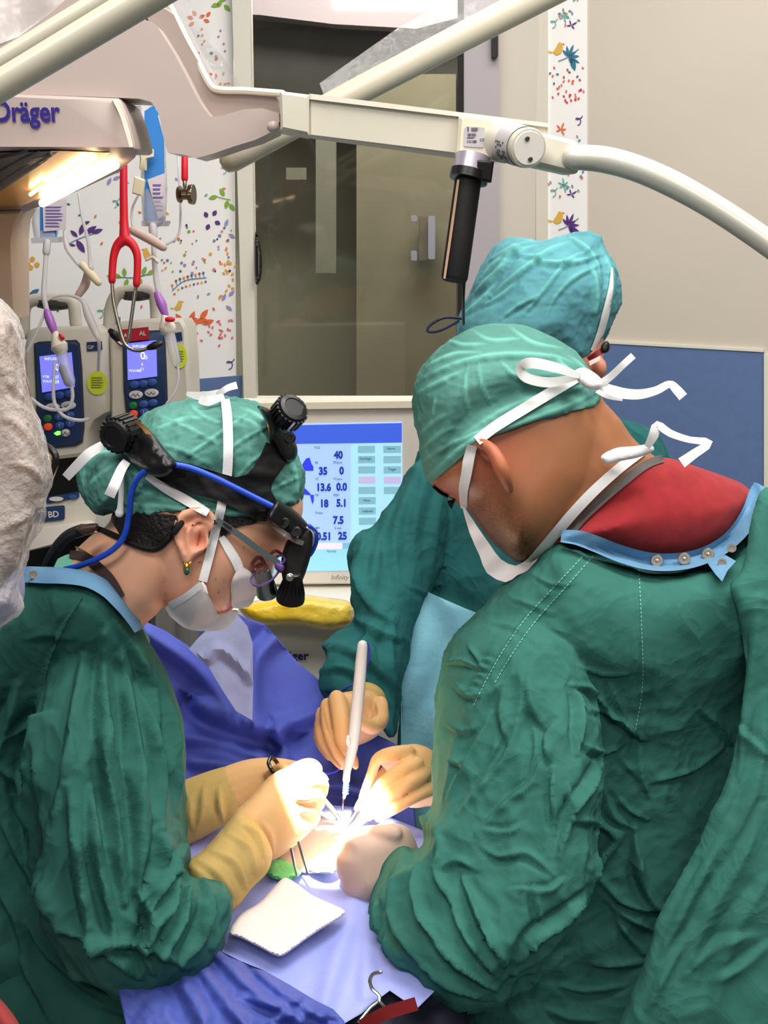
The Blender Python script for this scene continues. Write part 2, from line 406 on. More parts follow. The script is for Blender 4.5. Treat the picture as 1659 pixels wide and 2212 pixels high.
def strap(pts, width, d, thick=.0012, sub=6, across=4, smooth_d=2):
    """flat band along pixel points, draped on a depth function (or points carry depth: (px,py,d))"""
    p = np.asarray(pts, float); q = cr(p, sub) if len(p) > 2 else p
    t = np.gradient(q[:, :2], axis=0); t /= np.linalg.norm(t, axis=1)[:, None]+1e-9; nn = np.c_[-t[:, 1], t[:, 0]]
    wv = np.interp(np.linspace(0, 1, len(q)), np.linspace(0, 1, len(np.atleast_1d(width))), np.atleast_1d(width)); m = len(q); A = []; B = []
    u = np.linspace(-.5, .5, across)
    X = q[:, 0, None]+nn[:, 0, None]*wv[:, None]*u; Y = q[:, 1, None]+nn[:, 1, None]*wv[:, None]*u
    D = np.repeat(q[:, 2, None], across, 1) if p.shape[1] == 3 and d is None else dfun(d)(X, Y)
    for _ in range(smooth_d):
        if m > 2: D = np.r_[D[:1], (D[:-2]+2*D[1:-1]+D[2:])/4, D[-1:]]
    A = PA(X.ravel(), Y.ravel(), D.ravel()-thick); B = PA(X.ravel(), Y.ravel(), D.ravel()); n = m*across; Fc = []
    for i in range(m-1):
        for k in range(across-1):
            a = i*across+k; Fc.append((a, a+1, a+across+1, a+across)); Fc.append((a+n, a+across+n, a+across+1+n, a+1+n))
    rim = [k for k in range(across)]+[i*across+across-1 for i in range(1, m)]+[(m-1)*across+k for k in range(across-2, -1, -1)]+[i*across for i in range(m-2, 0, -1)]
    for a, b in zip(rim, rim[1:]+rim[:1]): Fc.append((b, a, a+n, b+n))
    return np.r_[A, B], Fc
def text(s, pl, px, py, h_px, off=.001, thick=.0006, bold=0., shear=0., align='LEFT', spacing=1., sx=1., roll=0.):
    """lettering lying on a plane; baseline-left at pixel px,py"""
    cu = bpy.data.curves.new('t', 'FONT'); cu.body = s; cu.size = 1.0; cu.offset = bold; cu.shear = shear; cu.align_x = align; cu.space_character = spacing; cu.resolution_u = 3
    o = bpy.data.objects.new('t', cu); COL.objects.link(o); dg = bpy.context.evaluated_depsgraph_get(); me = o.evaluated_get(dg).to_mesh()
    V = np.array([tuple(v.co) for v in me.vertices]).reshape(-1, 3); Fc = [tuple(p.vertices) for p in me.polygons]; o.evaluated_get(dg).to_mesh_clear(); bpy.data.objects.remove(o)
    org = pl.at(px, py, off); sc_ = np.linalg.norm(pl.at(px, py-h_px, off)-org)/.70
    c, s_ = math.cos(roll), math.sin(roll); X = (V[:, 0]*sx*c-V[:, 1]*s_)*sc_; Y = (V[:, 0]*sx*s_+V[:, 1]*c)*sc_
    return org+X[:, None]*pl.x+Y[:, None]*pl.y, Fc
# ================================================================== room shell
YB = 3.2
WALL = Plane(0, 0, 1, o=(0, YB, 1))                       # back wall with the glazed door
LW = Plane(0, 0, 1, o=WALL.at(500, 800)-np.array((0, .03, 0)), yaw=6)
RWo = WALL.at(1162, 700); RW = Plane(0, 0, 1, o=RWo, yaw=-30)
m_wall = mat('wall_paint', (206, 198, 186), .75, vary=(3, .04), bump=(60, .05))
m_wallR = mat('wall_paint_right', (208, 198, 184), .7, vary=(2.5, .05), bump=(60, .05))
m_paper = mat('wallpaper', (246, 244, 242), .6, bump=(90, .04))
m_blue = mat('wainscot_blue', (98, 122, 168), .55, vary=(40, .08), bump=(150, .08))
m_trim = mat('white_trim', (226, 222, 208), .4, bump=(30, .02))
m_frame = mat('grey_frame', (176, 168, 172), .45)
m_floor = mat('floor_vinyl', (120, 128, 130), .4, vary=(6, .1))
put('floor', box((0.2, 1.2, -.02), (5.4, 6.0, .04)), m_floor, kind='structure', smooth=False)
def wallpoly(pl, pts, thick=.06, off=0.): return prism(pts, pl, off, thick)
# back wall pieces: left return (wallpaper), band above/below glass, right jamb
put('wall_left', prism([(-420, -700), (498, -700), (524, 2700), (-420, 3200)], LW, 0, .06), m_paper, kind='structure', smooth=False)
WL = bpy.data.objects['wall_left']
put('wall_back', prism([(1076, -700), (1164, -700), (1164, 2600), (1076, 2600)], WALL, 0, .08), m_wall, kind='structure', smooth=False)
put('wall_right', prism([(1160, -900), (2300, -1500), (2300, 3800), (1160, 2700)], RW, 0, .06), m_wallR, kind='structure', smooth=False)
WR = bpy.data.objects['wall_right']
# blue wainscot panels
put('wainscot_panel', prism([(392, 822), (523, 811), (528, 2500), (392, 2600)], LW, .006, .006), m_blue, WL, smooth=False)
zq = RW.at(1310, 741); vx = RW.at(1648, 741); 
def on_rw(px, z):   # point of the right wall in pixel column px at height z
    lo, hi = -500, 3500
    for _ in range(24):
        mid = (lo+hi)/2
        if RW.at(px, mid)[2] > z: lo = mid
        else: hi = mid
    return lo
zw = zq[2]
put('wainscot_panel', prism([(1166, on_rw(1166, zw)), (1649, on_rw(1649, zw)), (1649, on_rw(1649, .1)), (1166, on_rw(1166, .1))], RW, .006, .006), m_blue, WR, smooth=False)
put('wainscot_cap', prism([(1166, on_rw(1166, zw)-5), (1649, on_rw(1649, zw)-5), (1649, on_rw(1649, zw)+1), (1166, on_rw(1166, zw)+1)], RW, .009, .009), m_trim, WR, smooth=False)
put('trim_1', prism([(1650, 765), (1668, 766), (1668, 2400), (1650, 2400)], RW, .012, .012), m_trim, kind='structure', smooth=False)
put('trim_2', prism([(1158, -300), (1182, -300), (1182, 2300), (1158, 2300)], RW, .01, .012), mat('corner_guard', (222, 216, 202), .45), kind='structure', smooth=False)
# floral wallpaper strip on the right wall
put('wallpaper_strip', prism([(1182, -300), (1268, -300), (1268, 2300), (1182, 2300)], RW, .003, .003), m_paper, WR, smooth=False)
# glazed door: frame members and pane
dr = thing('door_1', WALL.at(760, 1500), 'tall glazed door with dark reflecting pane and pale frame', 'door', kind='structure')
GL = Plane(0, 0, 1, o=(0, YB-.03, 1))
for nm, poly in (('frame_stile', [(489, -400), (534, -400), (553, 870), (527, 870)]), ('frame_stile', [(1000, -400), (1078, -400), (1078, 2300), (1000, 2300)]),
                 ('frame_rail', [(527, 862), (1000, 862), (1000, 905), (527, 905)]), ('frame_rail', [(489, -470), (1078, -470), (1078, -400), (489, -400)])):
    put(nm, prism(poly, GL, .03 if poly[0][0] < 600 else .02, .06, .003), m_trim if poly[0][0] < 500 or 'rail' in nm else m_frame, dr, smooth=False)
put('seal_strip', prism([(990, -400), (1002, -400), (1002, 2300), (990, 2300)], GL, .024, .03), mat('black_rubber', (22, 20, 20), .6), dr, smooth=False)
put('lower_panel', prism([(527, 905), (1000, 905), (1000, 2400), (527, 2400)], GL, .0, .03), m_trim, dr, smooth=False)
put('hinge', prism(rrect(1062, 66, 1076, 124, 3), GL, .04, .02), mat('black_plastic', (20, 18, 18), .35), dr, smooth=False)
put('door_handle', puff([(551, 505), (558, 512), (565, 545), (566, 580), (562, 606), (551, 608)], GL.depth(555, 560, .04), .012, 8, 4), MATS['black_plastic'], dr)
mg = bpy.data.materials.new('dark_glass'); mg.use_nodes = True; nt = mg.node_tree; nt.nodes.clear()
o_ = nt.nodes.new('ShaderNodeOutputMaterial'); tr_ = nt.nodes.new('ShaderNodeBsdfTransparent'); gl_ = nt.nodes.new('ShaderNodeBsdfGlossy'); mx = nt.nodes.new('ShaderNodeMixShader'); fr = nt.nodes.new('ShaderNodeFresnel')
tr_.inputs[0].default_value = (.78, .78, .74, 1); gl_.inputs['Roughness'].default_value = .04; gl_.inputs[0].default_value = (.9, .9, .9, 1); fr.inputs[0].default_value = 1.5
nt.links.new(fr.outputs[0], mx.inputs[0]); nt.links.new(tr_.outputs[0], mx.inputs[1]); nt.links.new(gl_.outputs[0], mx.inputs[2]); nt.links.new(mx.outputs[0], o_.inputs[0])
put('glass_pane', prism([(527, -400), (1000, -400), (1000, 866), (527, 866)], GL, .0, .008), mg, dr, smooth=False)
# dim corridor behind the glass
CB = Plane(0, 0, 1, o=(0, YB+1.5, 1))
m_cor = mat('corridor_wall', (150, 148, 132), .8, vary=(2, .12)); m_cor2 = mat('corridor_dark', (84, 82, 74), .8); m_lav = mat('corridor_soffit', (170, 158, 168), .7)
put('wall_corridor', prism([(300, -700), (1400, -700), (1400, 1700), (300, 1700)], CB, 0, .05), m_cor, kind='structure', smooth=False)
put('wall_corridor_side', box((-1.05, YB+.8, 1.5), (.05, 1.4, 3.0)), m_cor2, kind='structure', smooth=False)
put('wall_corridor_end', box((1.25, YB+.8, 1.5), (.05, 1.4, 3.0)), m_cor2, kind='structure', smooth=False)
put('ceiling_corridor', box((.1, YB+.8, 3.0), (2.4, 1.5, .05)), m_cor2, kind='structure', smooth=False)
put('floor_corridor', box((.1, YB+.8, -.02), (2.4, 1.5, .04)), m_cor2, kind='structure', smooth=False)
area_light('corridor_fill', (.1, YB+.45, 2.9), (.1, YB+.46, 0), 1.2, .3, 60, (1, .97, .9))  # unseen lamp added to brighten the corridor behind the glass
C1 = Plane(0, 0, 1, o=(0, YB+1.0, 1))
put('trim_3', prism([(470, -300), (1040, -300), (1040, 25), (900, 62), (720, 52), (560, 32), (470, 30)], C1, 0, .12), m_lav, kind='structure', smooth=False)
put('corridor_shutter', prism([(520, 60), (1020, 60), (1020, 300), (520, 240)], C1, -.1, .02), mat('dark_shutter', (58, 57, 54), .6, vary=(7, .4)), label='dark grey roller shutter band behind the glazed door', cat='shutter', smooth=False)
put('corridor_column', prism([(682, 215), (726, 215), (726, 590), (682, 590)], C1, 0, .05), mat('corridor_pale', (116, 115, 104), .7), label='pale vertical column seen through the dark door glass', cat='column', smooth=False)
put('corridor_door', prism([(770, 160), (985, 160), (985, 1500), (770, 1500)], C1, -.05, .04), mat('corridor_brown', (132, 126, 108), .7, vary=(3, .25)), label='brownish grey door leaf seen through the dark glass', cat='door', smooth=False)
put('corridor_notice', prism([(618, 362), (662, 362), (662, 388), (618, 388)], C1, .0, .004), mat('corridor_pale2', (112, 110, 98), .7), label='small pale notice plate seen through the door glass', cat='notice', smooth=False)
hd = bpy.data.objects['corridor_door']
m_chr = mat('bright_metal', (205, 205, 235), .25, .6, emit=(200, 200, 255), estr=0.0)
put('handle_plate', prism([(905, 468), (928, 468), (928, 562), (905, 562)], C1, .0, .02), mat('handle_back', (110, 100, 88), .5), hd, smooth=False)
put('handle_grip', prism(rrect(925, 466, 940, 560, 4), C1, .04, .03), m_chr, hd)
for y0, y1 in ((465, 478), (542, 563)): put('handle_mount', prism(rrect(888, y0, 901, y1, 3), C1, .03, .03), m_chr, hd)
# ------------------------------------------------------------------ printed motifs
PRC = dict(purple=(92, 52, 130), lilac=(160, 150, 200), orange=(232, 110, 62), amber=(232, 168, 70), green=(136, 176, 62), teal=(60, 120, 150), navy=(52, 58, 100), pink=(224, 130, 130), red=(210, 70, 80), mint=(120, 180, 170), yellow=(226, 180, 80), slate=(110, 140, 170))
PR = {k: [] for k in PRC}
def leaf(x, y, a, ln, wd, col, tgt):
    c, s = math.cos(a), math.sin(a); pts = []
    for t, wv in ((0, 0), (.25, .8), (.5, 1), (.75, .7), (1, 0), (.75, -.7), (.5, -1), (.25, -.8)): pts.append((x+c*t*ln-s*wv*wd, y+s*t*ln+c*wv*wd))
    tgt[col].append(pts)
def stem(p, wd, col, tgt):
    q = cr(p, 5); t = np.gradient(q, axis=0); t /= np.linalg.norm(t, axis=1)[:, None]+1e-9; n = np.c_[-t[:, 1], t[:, 0]]*wd/2
    for i in range(len(q)-1): tgt[col].append([tuple(q[i]+n[i]), tuple(q[i+1]+n[i+1]), tuple(q[i+1]-n[i+1]), tuple(q[i]-n[i])])
def dot(x, y, r, col, tgt): tgt[col].append(circ(x, y, r, n=8))
def fan(x, y, base, col, ln, tgt, n=6, spread=2.6):
    for k in range(n): leaf(x, y, base+spread*(k/(n-1)-.5), ln*(.75+.35*((k*7) % 3)/2), ln*.12, col, tgt)
def bird(x, y, s, tgt, flip=1):
    tgt['yellow'].append([(x-flip*10*s, y+8*s), (x-flip*2*s, y+14*s), (x+flip*8*s, y+10*s), (x+flip*12*s, y-2*s), (x+flip*10*s, y-12*s), (x+flip*3*s, y-14*s), (x-flip*2*s, y-4*s)])
    tgt['yellow'].append([(x-flip*8*s, y+8*s), (x-flip*20*s, y+4*s), (x-flip*18*s, y+10*s)]); tgt['orange'].append([(x+flip*11*s, y-12*s), (x+flip*17*s, y-10*s), (x+flip*11*s, y-8*s)])
def curl(x, y, s, col, tgt):
    stem([(x+math.cos(a)*s*(1-a/14), y+math.sin(a)*s*.5+a*s*.25) for a in np.linspace(0, 9, 14)], 2, col, tgt)
T = PR; rng = random.Random(5)
stem([(146, 528), (170, 516), (215, 500)], 2, 'slate', T)
for x, y, a, l in ((168, 512, -2.4, 22), (172, 508, -1.2, 30), (184, 505, -.6, 30), (198, 504, -.35, 26), (165, 518, 1.0, 34), (150, 528, .2, 14), (178, 485, -.4, 18)): leaf(x, y, a, l, l*.2, 'purple', T)
for x, y, a in ((402, 700, -.5), (410, 698, -1.2), (420, 696, -.25), (402, 706, .6), (410, 704, 1.1), (432, 690, -.9), (436, 700, -.3), (396, 700, -2.2)): leaf(x, y, a, 28, 6, 'orange', T)
stem([(372, 628), (400, 606), (446, 600)], 2, 'slate', T)
for k in range(9):
    x = 374+k*8.4; y = 626-28*(k/9)**.5; dot(x-2, y-10, 3, ('amber', 'red', 'teal')[k % 3], T); dot(x+3, y+9, 2.6, ('orange', 'yellow', 'teal')[k % 3], T); stem([(x, y), (x-2, y-9)], 1.4, 'slate', T)
stem([(252, 598), (290, 600), (320, 592)], 2, 'teal', T)
for x, y, a in ((262, 600, -2.7), (270, 598, -1.7), (276, 602, 1.9), (304, 600, 1.7), (308, 594, -1.2), (318, 594, -.6), (250, 600, -2.9)): leaf(x, y, a, 20, 5, 'green', T)
stem([(498, 432), (480, 428), (466, 424)], 2, 'green', T)
for x, y, a in ((485, 424, -2.1), (492, 432, 1.8), (470, 424, 2.9), (495, 440, .9)): leaf(x, y, a, 20, 5, 'green', T)
for x, y in ((38, 640), (46, 655), (62, 640)): leaf(x, y, -.6, 28, 6, 'teal', T)
for x, y, a in ((448, 470, -2), (460, 466, -1), (452, 484, 2), (464, 478, .5)): leaf(x, y, a, 14, 5, 'purple', T)
for x, y, a in ((418, 40, -2.8), (430, 38, -.4), (440, 42, .4), (424, 34, -2.2), (420, 48, 2.6), (446, 36, -.9)): leaf(x, y, a, 14, 4, 'orange', T)
for x, y, a in ((456, 14, -.3), (484, 10, .8), (470, 16, -1.1), (480, 4, -1)): leaf(x, y, a, 20, 5, 'green', T)
bird(320, 548, .9, T, -1); bird(384, 660, .8, T); curl(218, 664, 9, 'mint', T); curl(250, 428, 8, 'mint', T); curl(485, 355, 8, 'mint', T); curl(497, 775, 9, 'purple', T)
for x, y in ((60, 570), (70, 560), (66, 578), (80, 572)): dot(x, y, 6, 'amber', T)
for x, y, a in ((232, 400, -1.1), (244, 388, -.4), (252, 374, -1), (262, 392, .2), (480, 650, -1.1), (488, 660, .7), (494, 640, -.8), (486, 490, -1.2), (494, 505, .6)): leaf(x, y, a, 18, 4, 'lilac', T)
for _ in range(46):
    x, y = rng.uniform(345, 500), rng.uniform(480, 590); dot(x, y, rng.uniform(1.8, 3.8), rng.choice(['orange', 'amber', 'navy', 'teal', 'slate', 'pink', 'green', 'lilac']), T)
for _ in range(24):
    x, y = rng.uniform(425, 506), rng.uniform(690, 750); leaf(x, y, rng.uniform(0, 6), 8, 2.4, 'pink', T)
for _ in range(18):
    x, y = rng.uniform(470, 506), rng.uniform(540, 640); leaf(x, y, rng.uniform(0, 6), 9, 2.6, 'amber', T)
for _ in range(14):
    x, y = rng.uniform(425, 490), rng.uniform(130, 200); leaf(x, y, rng.uniform(0, 6), 8, 2.5, rng.choice(['orange', 'amber']), T)
for _ in range(34):
    x, y = rng.uniform(45, 505), rng.uniform(360, 800); leaf(x, y, rng.uniform(0, 6), 9, 2.4, rng.choice(['teal', 'orange', 'mint', 'lilac', 'pink', 'amber', 'green']), T)
for _ in range(14):
    x, y = rng.uniform(425, 490), rng.uniform(60, 130); dot(x, y, 2.6, rng.choice(['navy', 'lilac', 'orange', 'pink']), T)
PR2 = {k: [] for k in PRC}; T2 = PR2
for y0 in (110, 475, -255):
    bird(1204, y0-5, 1.0, T2); stem([(1206, y0+22), (1225, y0+14), (1250, y0-4)], 2, 'slate', T2); fan(1228, y0+12, -.6, 'teal' if y0 != 475 else 'purple', 26, T2, 7, 3.4); leaf(1234, y0+14, 1.3, 30, 6, 'teal' if y0 != 475 else 'purple', T2)
    curl(1250, y0+140, 8, 'purple', T2); curl(1196, y0-70, 8, 'mint', T2); fan(1212, y0+170, -1.2, 'orange', 16, T2, 5, 4.5); fan(1234, y0-55, -1.2, 'purple', 14, T2, 4, 4); fan(1218, y0+290, -1.2, 'mint', 16, T2, 6, 5)
    for _ in range(34): leaf(rng.uniform(1186, 1264), y0+rng.uniform(35, 115), rng.uniform(0, 6), 7, 2.2, rng.choice(['red', 'orange', 'teal', 'pink']), T2)
    for _ in range(24): leaf(rng.uniform(1186, 1264), y0+rng.uniform(185, 320), rng.uniform(0, 6), 8, 2.2, rng.choice(['slate', 'orange', 'mint', 'pink']), T2)
def prints(dic, pl, off, parent):
    V = []; Fc = []; mi = []; keys = list(PRC)
    for k in keys:
        for p in dic[k]:
            n = len(V); V += [pl.at(x, y, off) for x, y in p]; Fc.append(tuple(range(n, n+len(p)))); mi.append(keys.index(k))
    o = put('wallpaper_print', (np.array(V), Fc), [mat('print_'+k, PRC[k], .6) for k in keys], parent, smooth=False, kind='stuff')
    o.data.polygons.foreach_set('material_index', mi)
prints(PR, LW, .002, WL); prints(PR2, RW, .005, WR)
# ================================================================== people
m_gown = mat('gown_green', (53, 108, 98), .85, spec=.15, vary=(9, .16), crumple=(13, .2, .014), weave=(900, .15, .0006), sheen=0.)
m_gown2 = mat('gown_teal', (42, 104, 104), .85, spec=.15, vary=(9, .2), crumple=(13, .2, .014), weave=(900, .15, .0006), sheen=0.)
m_collar = mat('collar_blue', (94, 138, 172), .75, vary=(30, .12), bump=(120, .3, .002))
m_skinW = mat('skin_light', (226, 172, 142), .5, vary=(35, .1), sss=.12, bump=(300, .1, .0008))
m_skinM = mat('skin_brown', (158, 104, 70), .48, sss=.1, bump=(320, .12, .0008), vary=(25, .12), attr=[('stubble', (46, 30, 24), 1.0), ('flush', (186, 96, 70), .55)])
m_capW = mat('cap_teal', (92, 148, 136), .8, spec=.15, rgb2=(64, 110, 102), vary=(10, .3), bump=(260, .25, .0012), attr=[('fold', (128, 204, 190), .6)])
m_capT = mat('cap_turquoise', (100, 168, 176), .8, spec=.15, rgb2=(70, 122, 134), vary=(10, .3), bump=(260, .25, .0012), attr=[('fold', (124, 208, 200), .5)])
m_mask = mat('mask_white', (238, 226, 224), .8, spec=.15, bump=(400, .15, .0006))
m_tie = mat('tie_white', (240, 238, 238), .8, spec=.1, bump=(900, .5, .0006))
def body(name, parts, voxel, iters, material, lines=(), clo=None, parent=None, bv=None, gain=1., attrf=None, coarse=(), **kw):
    V, F4 = remesh(join(*parts), voxel, iters)
    if clo: V = cloth(V, F4, **clo)
    V, mk = folds(V, F4, lines, gain*(1.35 if name.startswith('gown') else 1.)) if lines else (V, np.zeros(len(V)))
    if bv: bvh(bv, V, F4)
    if coarse:
        V2, F2 = remesh(join(*coarse), .011, 3); F4 = np.r_[F4, F2+len(V)]; V = np.r_[V, V2]; mk = np.r_[mk, np.zeros(len(V2))]
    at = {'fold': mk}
    if attrf: at.update(attrf(V, *proj(V)))
    return put(name, (V, F4), material, parent, attrs=at, **kw)
def blob(px, py, cx, cy, rx, ry, rot=0.):
    c, s = math.cos(rot), math.sin(rot); x = (px-cx)*c+(py-cy)*s; y = -(px-cx)*s+(py-cy)*c
    return np.exp(-((x/rx)**2+(y/ry)**2))
def legs(x, y):
    out = []
    for s in (-1, 1): out += [tube(np.array([(x+s*.07, y, .95), (x+s*.075, y, .5), (x+s*.08, y, .12), (x+s*.08, y, .06)]), [.085, .065, .05, .05], 12), ball((x+s*.08, y+.04, .05), (.05, .12, .05))]
    return out
def skirt(x, y, r=.16, z1=1.0): return tube(np.array([(x, y, z1), (x, y, .7), (x, y, .36)]), [r, r*1.05, r*1.12], 24, round_ends=False)
# ---------------------------------------------------------------- man on the right
head_m = [puff([(960, 880), (1100, 780), (1270, 830), (1310, 880), (1330, 960), (1310, 1060), (1250, 1130), (1180, 1190), (1130, 1216), (1100, 1206), (1060, 1168), (1025, 1122), (1008, 1098), (996, 1100), (985, 1086), (968, 1074), (945, 1062), (930, 1043), (922, 1005), (935, 940)], 1.42, .078, 130, 8),
          puff([(1260, 830), (1305, 868), (1340, 905), (1372, 950), (1425, 992), (1480, 1020), (1470, 1100), (1330, 1180), (1220, 1196), (1150, 1210), (1140, 1100), (1180, 950)], [(1250, 900, 1.42), (1150, 1150, 1.43), (1450, 1050, 1.44), (1300, 1240, 1.45)], .072, 130, 10)]
ear_m = [ptube([(1022, 960, 1.342, 10), (1040, 958, 1.328, 13), (1060, 970, 1.318, 15), (1074, 990, 1.312, 17), (1084, 1014, 1.31, 18), (1094, 1038, 1.316, 15), (1101, 1058, 1.33, 11)], 10),
         ptube([(1030, 966, 1.345, 6), (1060, 984, 1.335, 9), (1078, 1012, 1.33, 10), (1090, 1042, 1.335, 9)], 8)]
def m_attr(V, px, py, d):
    st = blob(px, py, 1075, 1130, 105, 52, .72)+.9*blob(px, py, 1105, 1190, 75, 42, .3)+.55*blob(px, py, 1030, 1040, 26, 70, -.1)
    g = .65+.6*perlin(V*420)
    fl = blob(px, py, 1065, 985, 50, 75, .9)*(d < 1.36)+.25*blob(px, py, 1130, 980, 60, 90)+.3*blob(px, py, 955, 1055, 35, 20)
    return {'stubble': np.clip(st*g, 0, 1), 'flush': np.clip(fl, 0, 1)}
core_m = [puff([(1230, 1180), (1420, 1080), (1600, 1130), (1700, 1300), (1700, 2500), (1150, 2500), (1050, 2000), (1040, 1450), (1110, 1300)], 1.49, .06, 200, 26)]+legs(.38, 1.40)
man = body('person', head_m+ear_m, .0025, 4, m_skinM, coarse=core_m, attrf=m_attr, bv='head_m', label='bending person in green gown and red shirt seen from behind, teal cap tied', cat='person')
capm_poly = [(893, 832), (905, 800), (940, 758), (1000, 716), (1060, 699), (1120, 699), (1180, 720), (1240, 754), (1275, 800), (1300, 842), (1288, 874), (1240, 890), (1150, 912), (1080, 936), (1030, 952), (1003, 985), (960, 1022), (930, 1046), (914, 1010), (900, 950), (890, 880)]
capm_l = [([(895, 828), (960, 795), (1040, 772), (1130, 766), (1210, 775), (1268, 800)], 3.0, 7), ([(900, 850), (960, 820), (1000, 800)], 2, 6), ([(910, 1000), (960, 965), (1010, 945), (1100, 905)], 3, 6), ([(920, 1035), (970, 990), (1020, 952), (1120, 915), (1220, 880), (1280, 850)], 4, 8),
          ([(1035, 780), (1040, 830), (1065, 880)], 2.2, 5), ([(1010, 790), (1005, 850), (1020, 905)], 1.8, 5), ([(1080, 775), (1110, 810), (1150, 830)], 2, 5), ([(1000, 940), (1100, 880), (1200, 850), (1280, 826)], 2.5, 8), ([(905, 940), (945, 905), (975, 895)], 2, 5), ([(910, 970), (960, 930), (1000, 925)], 2, 5), ([(940, 860), (935, 900)], 1.5, 4),
          ([(960, 730), (1000, 745), (1050, 742)], 1.6, 5), ([(1020, 712), (1060, 735), (1130, 730)], 1.6, 5), ([(1100, 705), (1150, 740), (1215, 752)], 1.8, 5), ([(920, 790), (980, 765), (1040, 762)], 1.8, 5), ([(1230, 770), (1262, 800), (1285, 850)], 3, 6), ([(1190, 765), (1230, 800), (1260, 830)], 2, 5)]
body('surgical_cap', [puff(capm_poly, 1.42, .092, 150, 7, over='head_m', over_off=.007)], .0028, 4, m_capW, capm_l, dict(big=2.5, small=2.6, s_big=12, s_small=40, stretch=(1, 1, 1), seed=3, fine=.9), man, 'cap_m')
# shirt under the gown
body('red_shirt', [puff([(1190, 1180), (1240, 1140), (1300, 1085), (1350, 1040), (1400, 1000), (1440, 988), (1500, 1004), (1560, 1024), (1612, 1048), (1640, 1090), (1590, 1172), (1500, 1212), (1400, 1220), (1300, 1190), (1225, 1178)], [(1240, 1150, 1.395), (1300, 1100, 1.405), (1450, 1000, 1.45), (1600, 1060, 1.47), (1400, 1200, 1.42)], .075, 120, 10, over='head_m', over_off=.005)], .0035, 4, mat('shirt_red', (152, 44, 48), .85, spec=.1, vary=(60, .2), weave=(700, .3, .0008), sheen=.1), (), dict(big=3, small=1, s_big=7, s_small=20, seed=9), man, 'shirt_m')
put('neckband', strap([(1226, 1158), (1260, 1118), (1300, 1080), (1345, 1042), (1395, 1004), (1432, 990)], [17, 19, 19, 17], surf(['shirt_m', 'head_m'], .003)), mat('neckband_grey', (84, 78, 76), .85, weave=(800, .3, .001)), man)
torso_m = puff([(1206, 1170), (1290, 1194), (1400, 1228), (1500, 1220), (1575, 1192), (1625, 1100), (1645, 1062), (1720, 1090), (1810, 1200), (1880, 1500), (1900, 1900), (1920, 2500), (1060, 2500), (1000, 2050), (945, 1750), (950, 1450), (985, 1362), (1060, 1287), (1140, 1222)], [(1200, 1190, 1.40), (1350, 1215, 1.39), (1500, 1210, 1.385), (1600, 1150, 1.40), (1650, 1080, 1.42), (1100, 1290, 1.42), (1300, 1500, 1.455), (1450, 1500, 1.465), (1560, 1700, 1.53), (1700, 1600, 1.55), (1320, 1900, 1.50), (1250, 2150, 1.53), (1400, 2150, 1.51), (1300, 2400, 1.48), (1700, 2400, 1.50)], .125, 230, 15, back=1.3)
arm_m = puff([(1075, 1296), (1160, 1290), (1240, 1380), (1285, 1520), (1305, 1680), (1290, 1790), (1284, 1900), (1240, 2000), (1180, 2080), (1110, 2135), (1065, 2176), (1000, 2196), (930, 2172), (870, 2130), (822, 2082), (803, 2022), (790, 1978), (800, 1920), (832, 1852), (868, 1822), (903, 1826), (902, 1782), (894, 1754), (926, 1740), (934, 1600), (947, 1480), (952, 1422), (990, 1352)],
             [(1100, 1340, 1.40), (1100, 1500, 1.35), (1130, 1750, 1.30), (1130, 2050, 1.25), (1000, 2000, 1.27), (860, 1960, 1.33), (810, 1960, 1.35)], .085, 130, 12)
